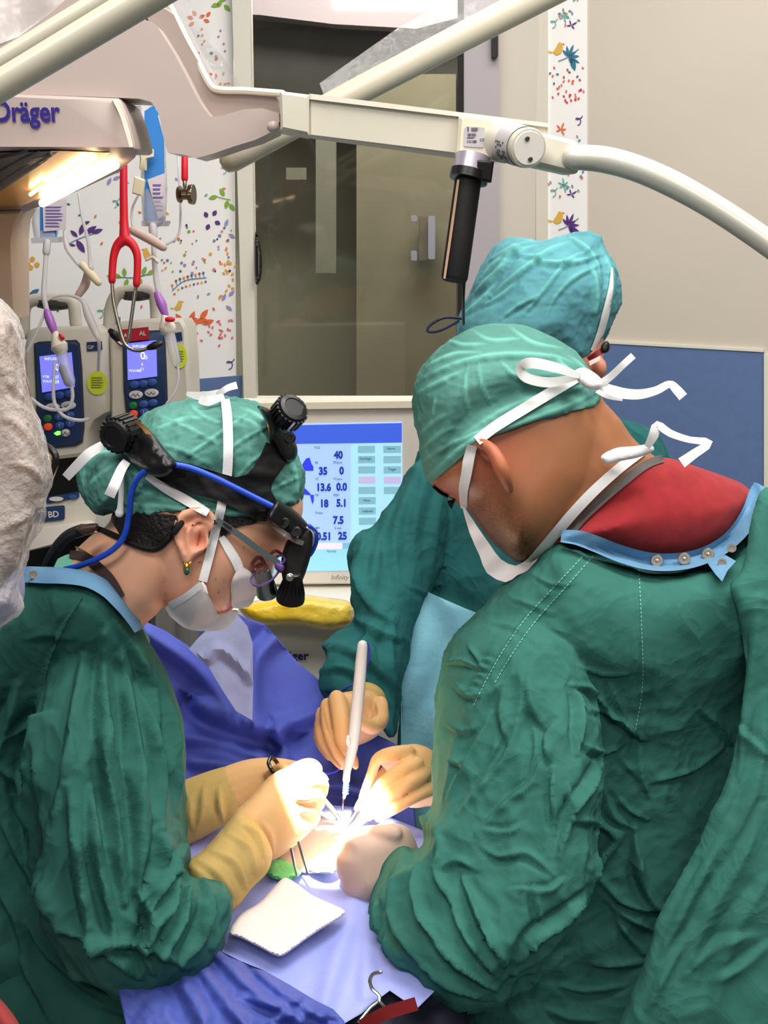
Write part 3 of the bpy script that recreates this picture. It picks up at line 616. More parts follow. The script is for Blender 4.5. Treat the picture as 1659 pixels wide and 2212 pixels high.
gm = [
 # arm: traced creases
 ([(1235, 1481), (1252, 1529), (1250, 1580), (1247, 1630)], 8, 8), ([(1235, 1481), (1278, 1491), (1326, 1548), (1389, 1596)], 7, 7), ([(1260, 1534), (1312, 1540), (1360, 1572), (1396, 1597)], 6, 7), ([(1314, 1467), (1336, 1524), (1360, 1558)], 5, 7), ([(1254, 1606), (1293, 1625), (1341, 1612)], 7, 6), ([(1250, 1438), (1302, 1457), (1360, 1457)], 3.5, 5),
 ([(1194, 1660), (1196, 1730), (1198, 1800)], 9, 8), ([(1226, 1692), (1236, 1740), (1225, 1760)], 6, 6), ([(1302, 1634), (1278, 1692), (1236, 1755), (1208, 1850)], 10, 10), ([(1236, 1772), (1285, 1776), (1328, 1806), (1298, 1860), (1278, 1920)], 9, 10), ([(1300, 1700), (1320, 1760), (1370, 1790)], 7, 7), ([(1330, 1720), (1360, 1750), (1398, 1770)], 5, 6),
 ([(1180, 1620), (1150, 1690), (1100, 1730), (1030, 1800)], 5, 9), ([(1120, 1560), (1090, 1640), (1040, 1700), (990, 1760)], 5, 10), ([(1060, 1540), (1035, 1600), (1000, 1660), (965, 1730)], 5, 9), ([(1130, 1780), (1090, 1800), (1040, 1790)], 4, 7), ([(1200, 1560), (1180, 1600), (1190, 1660)], 5, 8), ([(1150, 1560), (1160, 1620), (1140, 1680)], 4, 8), ([(1090, 1480), (1085, 1540), (1095, 1600)], 6, 12), ([(1140, 1470), (1150, 1530), (1175, 1570)], 5, 10),
 ([(1278, 1926), (1216, 1985), (1149, 2028), (1110, 2100)], 11, 9), ([(1000, 1899), (1038, 1990), (1091, 2086)], 11, 9), ([(970, 1930), (1010, 2030), (1075, 2110)], 8, 8), ([(1149, 1918), (1162, 1960), (1168, 2000)], 7, 7), ([(1215, 1900), (1180, 1925), (1110, 1920)], 6, 7), ([(1221, 2057), (1149, 2105), (1077, 2163)], 10, 9), ([(928, 2033), (995, 2086), (1072, 2139)], 9, 9), ([(1225, 1985), (1170, 2060), (1095, 2110)], 7, 7), ([(1040, 1830), (1080, 1850), (1140, 1846), (1195, 1890)], 5, 7), ([(1130, 2020), (1150, 2040), (1190, 2030)], 5, 6),
 ([(905, 1850), (898, 1920), (915, 1990), (960, 2050)], 10, 10), ([(870, 1850), (850, 1930), (862, 2010), (920, 2090)], 9, 10), ([(826, 1900), (815, 1960), (836, 2040), (900, 2120)], 8, 10), ([(930, 1770), (955, 1830), (945, 1890), (975, 1950)], 8, 8), ([(950, 1880), (990, 1860), (1030, 1880)], 5, 7), ([(900, 2080), (980, 2130), (1060, 2160)], 7, 8),
 ([(955, 1432), (1000, 1430), (1045, 1448)], 5, 5), ([(1010, 1395), (1030, 1420), (1045, 1446)], 4, 5), ([(975, 1470), (1010, 1500), (1040, 1500)], 4, 7), ([(960, 1560), (1000, 1580), (1030, 1570)], 4, 7), ([(960, 1640), (990, 1650), (1010, 1640)], 4, 6),
 # back
 ([(1408, 1690), (1494, 1662), (1562, 1616)], 5, 6), ([(1510, 1530), (1545, 1560), (1578, 1606)], 5, 8), ([(1370, 1788), (1379, 1870), (1408, 1947), (1439, 1964)], 11, 11), ([(1285, 1890), (1340, 1942), (1398, 1966), (1438, 1962)], 8, 8), ([(1300, 1930), (1350, 1975), (1410, 2010)], 7, 9), ([(1320, 1960), (1350, 2010), (1390, 2060)], 6, 8), ([(1270, 2080), (1330, 2085), (1385, 2080)], 6, 8), ([(1210, 2130), (1270, 2140), (1350, 2130)], 5, 7), ([(1180, 2180), (1230, 2200), (1290, 2205)], 6, 8), ([(1420, 1420), (1424, 1500), (1415, 1580)], 2.5, 6), ([(1390, 1560), (1380, 1640), (1400, 1720)], 4, 8), ([(1340, 1640), (1380, 1680), (1400, 1720)], 4, 7),
 # shoulder and back seams, puckered
 ([(1265, 1195), (1200, 1265), (1140, 1330), (1090, 1400), (1050, 1470), (1020, 1530)], 1.7, 3.5), ([(1282, 1200), (1217, 1274), (1158, 1340), (1108, 1410), (1066, 1480)], 1.6, 3.5), ([(1362, 1225), (1368, 1350), (1372, 1480), (1360, 1560)], 1.7, 3.5), ([(1378, 1225), (1384, 1350), (1386, 1480)], 1.2, 3),
 ([(1150, 1240), (1190, 1262), (1240, 1262)], 2., 5), ([(1100, 1290), (1160, 1312), (1200, 1330)], 2., 5), ([(1060, 1345), (1120, 1360), (1170, 1400)], 2., 6)]+[([(1070-k*9, 1430+k*16), (1050-k*8, 1424+k*16), (1030-k*7, 1436+k*16)], 2.5, 4) for k in range(7)]
gown_m = body('gown', [torso_m, arm_m], .003, 2, m_gown, coarse=[skirt(.38, 1.40, .14, .88)], lines=gm, clo=dict(big=12, small=9.0, s_big=7, s_small=19, stretch=(1, 1, .75), seed=1, fine=2.4, calm=((1420, 1330, 230, 230, .8), (1120, 1330, 130, 110, .5))), parent=man, bv='gown_m')
def stitches(pts, names, parent, step=9, ln=6, wd=1.8, m=None):
    q = cr(pts, 40); L = np.r_[0, np.cumsum(np.linalg.norm(np.diff(q, axis=0), axis=1))]; out = []
    f = surf(names, .0012)
    for a in np.arange(0, L[-1]-ln, step):
        e = [(np.interp(t, L, q[:, 0]), np.interp(t, L, q[:, 1])) for t in (a, a+ln)]; out.append(strap(e, wd, f, .0005, across=2, smooth_d=0))
    put('stitching', join(*out), m or mat('thread_mint', (112, 172, 158), .8), parent, kind='stuff')
for ln_ in ([(1265, 1195), (1200, 1265), (1140, 1330), (1090, 1400), (1050, 1470), (1020, 1530)], [(1282, 1200), (1217, 1274), (1158, 1340), (1108, 1410), (1066, 1480)], [(1380, 1230), (1386, 1350), (1388, 1480), (1372, 1580)]): stitches(ln_, 'gown_m', man)
# collar band with press studs
cb = surfmin(['gown_m', 'shirt_m'], .008, 18)
put('collar_band', strap([(1212, 1158), (1250, 1162), (1290, 1176), (1340, 1196), (1400, 1212), (1455, 1214), (1510, 1204), (1560, 1180), (1598, 1145), (1624, 1105), (1640, 1066), (1648, 1050)], [26, 34, 36, 38, 38, 36, 36, 40, 44, 40], cb, .003, across=7, smooth_d=6), m_collar, man)
put('collar_tab', sheet([(1528, 1216), (1562, 1196), (1590, 1212), (1572, 1232), (1560, 1256), (1545, 1240)], surfmin(['gown_m', 'shirt_m'], .014, 18), .002, 8), m_collar, man)
m_stud = mat('stud_metal', (196, 186, 176), .3, .9)
def stud(x, y, r, names, parent, off=.006, ring=False):
    c = P(x, y, float(surfmin(names, off, 18)(np.array([x]), np.array([y]))[0])); n_ = unit(CAM-c); R_ = r*1.35/FPX
    prof = [(0, R_), (.6, R_), (1, R_*.85), (1, R_*.55), (.55, R_*.5), (.55, R_*.28), (1.2, R_*.22), (1.3, .0002)] if not ring else [(0, R_), (.8, R_*.95), (.8, R_*.6), (.4, R_*.55), (.4, .0002)]
    put('press_stud', lathe(c, c+n_*.003, prof, 18), m_stud, parent)
for x, y in ((1419, 1211), (1478, 1207), (1529, 1197)): stud(x, y, 14, ['gown_m', 'shirt_m'], man, .0115)
for x, y in ((1581, 1184), (1560, 1216)): stud(x, y, 10, ['gown_m', 'shirt_m'], man, .0175, True)
# outer flap of the gown wrapping over the back
flap = puff([(1632, 1080), (1660, 1048), (1720, 1075), (1800, 1200), (1860, 1500), (1880, 1900), (1900, 2480), (1230, 2480), (1280, 2330), (1330, 2205), (1392, 2075), (1440, 1950), (1500, 1850), (1560, 1715), (1590, 1600), (1606, 1480), (1602, 1370), (1590, 1310), (1570, 1270), (1600, 1230), (1615, 1150)], lambda px, py: 1.325+.03*np.clip((px-1600)/300, -1, 1)**2+.04*np.clip((1300-py)/250, 0, 1)-.05*np.clip((py-1500)/700, 0, 1), .016, 40, 14)
body('gown_flap', [flap], .0036, 3, m_gown, [
 ([(1640, 1290), (1625, 1450), (1610, 1560), (1600, 1680)], 5, 14), ([(1655, 1500), (1640, 1660), (1600, 1780), (1560, 1860)], 6, 16), ([(1600, 1740), (1540, 1850), (1480, 1960), (1420, 2090)], 6, 14), ([(1650, 1750), (1600, 1860), (1530, 1980), (1480, 2110)], 6, 18),
 ([(1659, 1900), (1600, 1990), (1560, 2100), (1540, 2210)], 6, 20), ([(1500, 2000), (1450, 2080), (1400, 2180)], 5, 12), ([(1620, 2020), (1560, 2040), (1500, 2090)], 5, 12), ([(1659, 2040), (1600, 2090), (1540, 2120)], 5, 12), ([(1659, 1640), (1620, 1600), (1600, 1570)], 6, 9)],
 dict(big=12, small=7, s_big=6, s_small=14, stretch=(1, 1, .5), seed=12, fine=1.5), man, 'flap_m')
# ---------------------------------------------------------------- woman on the left
head_w = [puff([(300, 1000), (420, 900), (560, 930), (640, 1030), (655, 1090), (648, 1130), (636, 1160), (612, 1192), (596, 1215), (590, 1240), (572, 1272), (550, 1290), (528, 1296), (508, 1310), (494, 1326), (476, 1332), (452, 1348), (415, 1352), (378, 1330), (352, 1312), (320, 1260), (262, 1180), (250, 1100)], 1.27, .07, 110, 7),
          puff([(262, 1060), (236, 1128), (192, 1160), (152, 1200), (120, 1240), (100, 1330), (200, 1420), (290, 1390), (312, 1352), (352, 1308), (390, 1200), (360, 1080)], [(300, 1150, 1.27), (200, 1250, 1.29), (250, 1380, 1.28), (120, 1300, 1.31)], .06, 90, 8)]
ear_w = [puff([(388, 1118), (405, 1106), (430, 1100), (452, 1106), (466, 1122), (467, 1140), (452, 1152), (448, 1180), (438, 1196), (420, 1206), (410, 1222), (396, 1220), (386, 1200), (380, 1165), (380, 1140)], 1.192, .010, 12, 4),
         ptube([(440, 1200, 1.22, 10), (420, 1170, 1.225, 20), (440, 1130, 1.225, 14)], 8)]
earl = [([(398, 1200), (386, 1165), (388, 1130), (405, 1110), (430, 1105), (454, 1112), (463, 1130), (455, 1145)], 3.5, 7), ([(408, 1190), (404, 1160), (412, 1138), (430, 1126)], 2.2, 5), ([(450, 1150), (445, 1175), (436, 1190)], 2.2, 5)]
core_w = [puff([(60, 1290), (230, 1300), (280, 1500), (260, 2500), (-180, 2500), (-180, 1600), (-60, 1350)], 1.38, .05, 120, 26)]+legs(-.44, 1.26)
def w_attr(V, px, py, d):
    con = 1.0*blob(px, py, 428, 1165, 15, 22, .3)*(d < 1.25)
    lip = blob(px, py, 488, 1314, 14, 8, -.4)*(d < 1.26)
    moles = sum(blob(px, py, x, y, 2.2, 2.2) for x, y in ((527, 1184), (466, 1252), (484, 1256), (472, 1279), (431, 1215)))
    brow = .9*blob(px, py, 605, 1165, 38, 10, .35)
    flush = .5*blob(px, py, 425, 1150, 50, 60)*(d < 1.22)+.6*blob(px, py, 580, 1215, 40, 45)+.4*blob(px, py, 420, 1290, 70, 40)
    return {'moles': np.clip(moles+brow, 0, 1), 'lips': np.clip(lip, 0, 1), 'flush': np.clip(flush+.4*con, 0, 1), 'con': con}
m_skinW = mat('skin_fair', (226, 170, 138), .48, vary=(35, .08), sss=.12, bump=(300, .08, .0008), attr=[('flush', (226, 128, 108), .7), ('lips', (190, 74, 74), 1.), ('moles', (96, 58, 44), .8)])
def sink(V, F4, px0, py0, rx, ry, depth, dmax):
    N_ = normals(V, F4); px, py, d = proj(V); return V-N_*(depth*blob(px, py, px0, py0, rx, ry, .3)*(d < dmax))[:, None]
Vw, Fw = remesh(join(*(head_w+ear_w)), .0022, 3)
Vw, mk = folds(Vw, Fw, earl, 1.8, .6); Vw = sink(Vw, Fw, 430, 1168, 12, 19, .014, 1.24); Vw = sink(Vw, Fw, 424, 1132, 20, 9, .006, 1.22)
bvh('head_w', Vw, Fw)
V2, F2 = remesh(join(*core_w), .011, 3); Fw = np.r_[Fw, F2+len(Vw)]; Vw = np.r_[Vw, V2]
wom = put('person', (Vw, Fw), m_skinW, attrs=w_attr(Vw, *proj(Vw)), label='person in a green gown with a teal cap, head bowed right under a surgical headlight', cat='person')
capw_poly = [(262, 960), (300, 905), (340, 880), (400, 862), (480, 853), (545, 865), (592, 890), (630, 945), (654, 1005), (660, 1060), (650, 1086), (610, 1096), (570, 1112), (505, 1117), (474, 1110), (444, 1096), (410, 1096), (386, 1108), (320, 1110), (262, 1112), (244, 1080), (246, 1010)]
bun_poly = [(270, 1112), (236, 1108), (205, 1114), (184, 1090), (168, 1045), (172, 1000), (196, 972), (240, 960), (290, 975), (310, 1040)]
capw_l = [([(250, 1085), (330, 1092), (420, 1100), (500, 1108), (600, 1090)], 3, 7), ([(470, 1000), (510, 960), (560, 930), (600, 912)], 3, 5), ([(380, 1000), (440, 960), (490, 925), (540, 890)], 3, 5), ([(330, 930), (400, 905), (460, 905)], 2, 6), ([(350, 900), (420, 930), (470, 960)], 2, 5), ([(345, 960), (400, 975), (460, 1010)], 2.2, 6),
          ([(500, 1050), (540, 1000), (600, 960)], 2, 5), ([(520, 880), (560, 900), (610, 950)], 2.2, 5), ([(410, 870), (440, 900), (480, 915)], 1.8, 5), ([(505, 900), (550, 915), (580, 960)], 2, 5), ([(610, 960), (635, 1010), (645, 1060)], 2, 6), ([(560, 1070), (600, 1050), (650, 1030)], 2, 5), ([(280, 1020), (340, 1050), (420, 1070), (520, 1080)], 3, 8), ([(300, 1060), (380, 1085), (460, 1090)], 2, 6),
          ([(180, 1040), (190, 1000), (225, 980)], 2.5, 6), ([(178, 1075), (200, 1040), (250, 1000)], 2, 6), ([(200, 1105), (225, 1080), (265, 1050)], 2, 6), ([(172, 1010), (184, 1060), (205, 1105)], 2.6, 5), ([(205, 985), (240, 975), (280, 985)], 2.4, 6), ([(330, 1000), (380, 1020), (440, 1030)], 2, 6)]
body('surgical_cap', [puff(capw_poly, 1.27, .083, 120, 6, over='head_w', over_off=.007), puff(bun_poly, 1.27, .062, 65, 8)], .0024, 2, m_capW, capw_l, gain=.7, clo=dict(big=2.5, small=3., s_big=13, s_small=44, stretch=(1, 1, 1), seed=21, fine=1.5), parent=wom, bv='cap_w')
m_hair = mat('hair_dark', (22, 17, 16), .5, spec=.4, bump=(260, .8, .003))
put('hair', sheet([(252, 1104), (300, 1108), (372, 1112), (384, 1122), (378, 1150), (356, 1166), (330, 1180), (300, 1182), (268, 1166), (250, 1140), (240, 1120)], surf('head_w', .004), .004, 5, 4), m_hair, wom)
put('hair', sheet([(462, 1122), (500, 1118), (556, 1118), (552, 1130), (520, 1136), (505, 1142), (492, 1150), (482, 1162), (474, 1152), (466, 1140)], surf('head_w', .003), .004, 5, 3), m_hair, wom)
# scrub top and dark strap under the gown
body('scrub_top', [puff([(80, 1240), (110, 1215), (150, 1195), (175, 1200), (240, 1255), (290, 1330), (320, 1400), (150, 1420), (50, 1320)], [(100, 1250, 1.31), (200, 1300, 1.29), (300, 1380, 1.29)], .055, 80, 9)], .003, 4, mat('scrub_mint', (110, 182, 162), .8, vary=(40, .1), bump=(60, .3, .003)), (), None, wom, 'scrub_w')
put('undershirt_strap', strap([(150, 1196), (185, 1204), (215, 1228), (240, 1254), (262, 1290)], [16, 22, 22, 18], surf(['head_w', 'scrub_w'], .004)), mat('strap_brown', (62, 48, 46), .7), wom)
torso_w = puff([(40, 1238), (90, 1230), (150, 1234), (210, 1250), (258, 1285), (305, 1352), (345, 1420), (382, 1505), (398, 1580), (396, 1700), (400, 1800), (360, 1900), (320, 2050), (300, 2500), (-280, 2500), (-280, 1500), (-120, 1320), (-20, 1255)], [(40, 1250, 1.28), (150, 1250, 1.245), (250, 1290, 1.245), (305, 1360, 1.26), (380, 1520, 1.30), (200, 1600, 1.36), (-100, 1600, 1.36), (100, 2400, 1.32)], .10, 190, 14, back=1.2)
arm_w = puff([(130, 1360), (190, 1310), (262, 1320), (318, 1385), (360, 1455), (388, 1520), (402, 1572), (398, 1690), (408, 1790), (426, 1856), (408, 1884), (446, 1884), (498, 1910), (512, 1948), (502, 2020), (472, 2084), (402, 2138), (320, 2168), (236, 2150), (150, 2090), (90, 1990), (66, 1850), (56, 1650), (84, 1470)],
             [(220, 1400, 1.30), (240, 1600, 1.25), (230, 1850, 1.21), (250, 2060, 1.19), (380, 2020, 1.22), (480, 1960, 1.26)], .08, 110, 11)
gw = [
 ([(225, 1370), (222, 1500), (230, 1650), (250, 1800), (270, 1950)], 7, 14), ([(262, 1420), (285, 1560), (300, 1700), (305, 1830), (300, 1930)], 7, 14), ([(300, 1480), (335, 1600), (345, 1700), (350, 1790)], 6, 11), ([(335, 1450), (370, 1550), (382, 1650), (385, 1760)], 5, 9), ([(180, 1420), (160, 1550), (140, 1680), (115, 1760)], 6, 14),
 ([(95, 1500), (75, 1600), (60, 1720), (80, 1860), (120, 1960)], 8, 16), ([(150, 1700), (165, 1850), (185, 1980), (215, 2060)], 7, 14), ([(200, 1700), (210, 1850), (240, 1980), (240, 2060)], 6, 12), ([(345, 1790), (355, 1860), (330, 1920), (300, 1950)], 8, 11), ([(400, 1830), (370, 1880), (345, 1920), (320, 2000)], 8, 11), ([(380, 1880), (360, 1960), (320, 2020), (290, 2060)], 9, 11),
 ([(300, 1930), (330, 1990), (310, 2050), (330, 2100)], 9, 11), ([(120, 1990), (180, 2020), (240, 2060), (300, 2110)], 8, 12), ([(180, 2030), (260, 2040), (330, 2050), (400, 2090)], 7, 11), ([(440, 1900), (450, 1960), (430, 2030), (390, 2080)], 6, 10), ([(480, 1920), (485, 1980), (460, 2050)], 5, 9), ([(410, 1900), (400, 1960), (370, 2030), (330, 2080)], 7, 10),
 ([(40, 1480), (20, 1560), (-10, 1640)], 6, 14), ([(0, 1760), (50, 1860), (110, 1960), (150, 2020)], 8, 14), ([(0, 1660), (40, 1700), (50, 1780)], 6, 12), ([(60, 1990), (110, 2060), (180, 2130)], 7, 12), ([(30, 2050), (80, 2130), (110, 2200)], 6, 14), ([(150, 2110), (220, 2150), (300, 2180)], 6, 11), ([(0, 1930), (40, 1990), (60, 2080)], 6, 14),
 ([(170, 1305), (140, 1350), (110, 1420), (90, 1480)], 2.4, 5), ([(60, 1380), (100, 1370), (150, 1380)], 2, 10), ([(110, 1540), (60, 1570), (20, 1590)], 4, 9), ([(290, 1400), (330, 1500), (350, 1560)], 4, 9), ([(250, 1340), (300, 1420), (330, 1500)], 3, 9)]
body('gown', [torso_w, arm_w], .003, 2, m_gown, gw, coarse=[skirt(-.44, 1.26)], gain=1.55, clo=dict(big=10, small=7, s_big=7, s_small=18, stretch=(1, 1, .5), seed=30, fine=2.0, calm=((170, 1380, 170, 130, .8), (60, 1450, 120, 120, .5))), parent=wom, bv='gown_w')
put('collar_band', strap([(44, 1240), (90, 1242), (140, 1244), (190, 1252), (232, 1274), (262, 1304), (285, 1335), (300, 1362)], [34, 36, 34, 34, 34, 28, 20], surfmin(['gown_w', 'scrub_w'], .005, 14), .003, across=6, smooth_d=4), m_collar, wom)
stitches([(178, 1290), (146, 1345), (116, 1410), (96, 1470)], 'gown_w', wom, 5, 5, 1.6, mat('thread_dark', (26, 64, 58), .8))
stud(72, 1241, 9, ['gown_w', 'scrub_w'], wom, .008, True)
# ---------------------------------------------------------------- third person behind
core_t = [puff([(1010, 700), (1150, 600), (1290, 640), (1305, 740), (1298, 800), (1270, 850), (1230, 900), (1100, 920), (1010, 900)], 1.9, .085, 120, 12), puff([(980, 1060), (1200, 980), (1370, 1040), (1380, 1900), (980, 1900)], 1.99, .06, 150, 30), *legs(.24, 2.02),
          ptube([(1290, 775, 1.85, 12), (1300, 795, 1.848, 14), (1296, 815, 1.855, 8)], 10)]
third = body('person', core_t[:1]+core_t[-1:], .004, 4, coarse=core_t[1:-1], material= mat('skin_tan', (206, 138, 112), .5, sss=.1, vary=(30, .1)), bv='head_t', label='person in dark teal gown standing behind, face hidden, with a puffed turquoise cap', cat='person')
capt_poly = [(984, 735), (988, 690), (1010, 640), (1026, 600), (1045, 562), (1075, 526), (1120, 511), (1162, 516), (1205, 507), (1250, 500), (1290, 506), (1312, 536), (1336, 575), (1345, 622), (1336, 672), (1312, 722), (1290, 765), (1272, 792), (1200, 806), (1090, 806), (1000, 800), (984, 770)]
capt_l = [([(1020, 640), (1070, 590), (1110, 540), (1150, 518)], 4, 7), ([(1060, 640), (1120, 590), (1180, 545), (1240, 520)], 4, 7), ([(1110, 540), (1160, 560), (1220, 570), (1300, 550)], 4, 6), ([(1130, 680), (1180, 620), (1220, 570), (1270, 540)], 4, 6), ([(1060, 560), (1100, 545), (1160, 530)], 3, 6), ([(1040, 600), (1080, 560), (1130, 530)], 3, 6), ([(1080, 690), (1120, 660), (1160, 640)], 3, 5), ([(1040, 660), (1080, 640), (1120, 600)], 3, 5), ([(1000, 680), (1040, 650), (1070, 610)], 3, 6), ([(1180, 680), (1200, 640), (1240, 600), (1300, 570)], 3, 6), ([(1300, 540), (1320, 600), (1310, 680)], 4, 7), ([(1280, 560), (1290, 640), (1280, 700)], 3, 6), ([(1230, 510), (1270, 540), (1300, 590)], 3, 6)]
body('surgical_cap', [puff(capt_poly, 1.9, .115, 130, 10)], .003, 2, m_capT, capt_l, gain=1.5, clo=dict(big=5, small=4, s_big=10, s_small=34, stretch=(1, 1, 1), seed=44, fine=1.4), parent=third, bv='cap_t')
torso_t = puff([(905, 985), (960, 960), (1080, 910), (1250, 900), (1390, 925), (1450, 1000), (1520, 1200), (1530, 2400), (880, 2400), (862, 1600), (860, 1300), (880, 1100)], [(900, 1000, 1.96), (1400, 1000, 1.96), (900, 1300, 1.96), (1450, 1300, 1.96), (900, 1700, 2.0), (1450, 1700, 2.0), (900, 2400, 2.22), (1500, 2400, 2.22)], .12, 160, 16, back=1.1)
arm_t = puff([(905, 985), (862, 1040), (802, 1132), (768, 1152), (754, 1190), (750, 1290), (758, 1335), (712, 1360), (682, 1394), (690, 1420), (684, 1455), (692, 1500), (735, 1530), (800, 1562), (846, 1602), (868, 1580), (874, 1480), (900, 1350), (950, 1250), (985, 1120), (970, 1010)], [(920, 1020, 1.90), (820, 1200, 1.83), (800, 1350, 1.78), (750, 1480, 1.74), (950, 1150, 1.88)], .075, 80, 10)
gt = [([(905, 1010), (870, 1100), (850, 1180), (862, 1280)], 7, 14), ([(840, 1100), (815, 1200), (805, 1290)], 7, 13), ([(790, 1160), (775, 1230), (800, 1320)], 7, 12), ([(760, 1200), (790, 1290), (840, 1340)], 7, 10), ([(760, 1330), (810, 1360), (860, 1380)], 8, 12), ([(700, 1390), (750, 1400), (800, 1430), (850, 1480)], 7, 11), ([(695, 1450), (740, 1440), (790, 1470), (830, 1530)], 7, 10), ([(700, 1490), (750, 1490), (800, 1520)], 6, 9), ([(800, 1350), (780, 1400), (790, 1440)], 6, 9), ([(850, 1330), (840, 1420), (855, 1520)], 7, 11), ([(930, 1000), (900, 1100), (890, 1200)], 5, 12), ([(960, 1040), (940, 1140), (930, 1240)], 4, 12), ([(872, 1262), (940, 1290), (1010, 1318)], 3, 5)]
body('gown', [torso_t, arm_t], .0042, 3, m_gown2, gt, coarse=[skirt(.24, 2.02, .14, 1.0)], clo=dict(big=10, small=8, s_big=6, s_small=17, stretch=(1, 1, .7), seed=60, fine=2.), parent=third, bv='gown_t')
put('gown_front_panel', sheet([(868, 1256), (905, 1270), (945, 1288), (1000, 1312), (1040, 1328), (1060, 1420), (1040, 1600), (1010, 1800), (880, 1800), (866, 1700), (866, 1500)], [(868, 1256, 1.80), (1040, 1328, 1.80), (900, 1790, 1.83), (1030, 1700, 1.83), (960, 1500, 1.80)], .004, 9, wob=lambda px, py: .004*np.sin(px/16+np.sin(py/60)*2)+.004*np.sin(py/45+px/30)), mat('panel_lightblue', (128, 190, 208), .75, vary=(14, .15), bump=(60, .4, .004)), third)
put('gown_neck', sheet([(1335, 905), (1370, 930), (1420, 965), (1470, 1010), (1420, 1010), (1360, 960)], 1.86, .02, 10), m_gown2, third)
# ================================================================== masks, ties, headlight
m_black = mat('black_gloss', (16, 15, 16), .35, spec=.5); m_blackm = mat('black_matte', (17, 16, 17), .7, spec=.3, bump=(500, .2, .0006))
m_steel = mat('steel', (150, 148, 142), .28, 1.); m_cable = mat('cable_blue', (30, 74, 196), .3, spec=.5)
m_chrome = mat('chrome', (220, 218, 214), .12, 1.)
hw = ['cap_w', 'head_w']
# woman: mask
put('mask', sheet([(356, 1312), (398, 1288), (438, 1256), (450, 1284), (466, 1316), (476, 1330), (500, 1318), (512, 1319), (513, 1328), (489, 1358), (452, 1363), (412, 1361), (384, 1346)], surf(hw, .010), .002, 5, smooth=2, wob=lambda px, py: .0012*np.sin(px/9+py/13), relax_n=14), m_mask, wom)
put('mask', sheet([(499, 1262), (508, 1238), (520, 1226), (534, 1230), (546, 1242), (554, 1266), (550, 1292), (536, 1312), (503, 1313), (500, 1290)], surf(hw, .012), .002, 5, smooth=2, wob=lambda px, py: .0012*np.sin(py/8+px/30), relax_n=14), m_mask, wom)
put('mask_band', strap([(366, 1309), (402, 1288), (436, 1262)], 15, surf(hw, .012)), m_tie, wom)
put('mask_tie', strap([(486, 862), (491, 900), (493, 960), (491, 1020), (484, 1060), (477, 1100), (466, 1145), (454, 1195), (438, 1256)], [19, 21, 21, 21, 20, 20, 19, 19], surf(hw, .004)), m_tie, wom)
put('mask_tie', strap([(318, 1026), (360, 1056), (405, 1082), (450, 1108)], [18, 21, 21, 18], surf(hw, .004)), m_tie, wom)
put('mask_tie', strap([(478, 1160), (494, 1185), (510, 1212), (518, 1232)], [14, 20, 21, 20], surf(hw, .003)), m_tie, wom)
put('mask_bow', join(strap([(402, 850, 1.25), (440, 856, 1.235), (476, 846, 1.23)], [8, 22, 10], None), strap([(470, 852, 1.23), (492, 838, 1.225), (512, 832, 1.24)], [12, 14, 16], None), strap([(430, 862, 1.22), (450, 866, 1.215), (484, 856, 1.22)], [16, 22, 12], None)), m_tie, wom)
put('cap_tie', strap([(142, 1032, 1.22), (166, 1006, 1.21), (192, 980, 1.205), (222, 962, 1.215)], [20, 22, 22, 20], None), m_tie, wom)
put('cap_tie', strap([(236, 1072, 1.18), (248, 1046, 1.176), (262, 1014, 1.19), (274, 996, 1.20)], [24, 23, 21, 18], None), m_tie, wom)
put('cap_tie', ptube([(262, 1020, 1.205, 7), (262, 1060, 1.20, 6), (260, 1096, 1.20, 7), (258, 1108, 1.20, 10)]), m_tie, wom)
er = thing('earring', P(403, 1242, 1.195), 'gold drop earring with a green stone hanging from the ear', 'earring')
m_gold = mat('gold', (214, 168, 78), .25, 1.)
put('hook', wire([(408, 1204, 1.188), (411, 1216, 1.183), (403, 1224, 1.183), (398, 1216, 1.186)], .0012), m_gold, er)
put('drop', ball(P(403, 1230, 1.184), (.0036, .003, .0065)), m_gold, er); put('gem', ball(P(404, 1235, 1.181), (.0028, .002, .0036)), mat('emerald', (12, 84, 62), .08, coat=.6), er)
put('necklace', wire([(x, y, float(surf(['head_w', 'scrub_w', 'gown_w'], .002)(np.array([x]), np.array([y]))[0])) for x, y in ((164, 1182), (195, 1198), (222, 1225), (244, 1258), (262, 1295), (280, 1340))], .0011, 6), m_gold, label='thin gold chain around the bowed neck', cat='necklace')
# surgical headlight
hs = surf(hw, .010); hl = thing('surgical_headlight', P(480, 1050, 1.2), 'black headband headlight with two ribbed knobs over the teal cap', 'headlight')
put('headband', sheet([(330, 984), (375, 994), (420, 1005), (475, 1022), (508, 1031), (530, 1027), (547, 1010), (562, 985), (575, 955), (626, 972), (618, 1002), (600, 1026), (587, 1046), (586, 1060), (598, 1082), (575, 1126), (556, 1126), (520, 1104), (471, 1081), (420, 1068), (370, 1052), (330, 1028), (308, 1000)], surf(hw, .009), .006, 8), m_blackm, hl)
rear = [(286, 906), (304, 912), (330, 936), (352, 964), (374, 990), (386, 1004), (368, 1026), (336, 1030), (300, 1012), (266, 985), (252, 958), (262, 925)]
put('rear_housing', puff(rear, lambda px, py: hs(px, py)-.004, .016, 22, 5, smooth=4), m_black, hl)
put('front_housing', puff([(556, 877), (582, 884), (602, 904), (622, 930), (638, 954), (643, 976), (637, 992), (622, 1001), (604, 990), (592, 966), (580, 948), (577, 920), (566, 896)], lambda px, py: 1.205+(px-590)*.0006, .022, 18, 4, smooth=4), m_black, hl)
put('bronze_edge', strap([(560, 879, 1.20), (574, 892, 1.192), (582, 920, 1.188), (584, 944, 1.19)], [6, 9, 9, 6], None), mat('bronze', (150, 104, 62), .35, .7), hl)
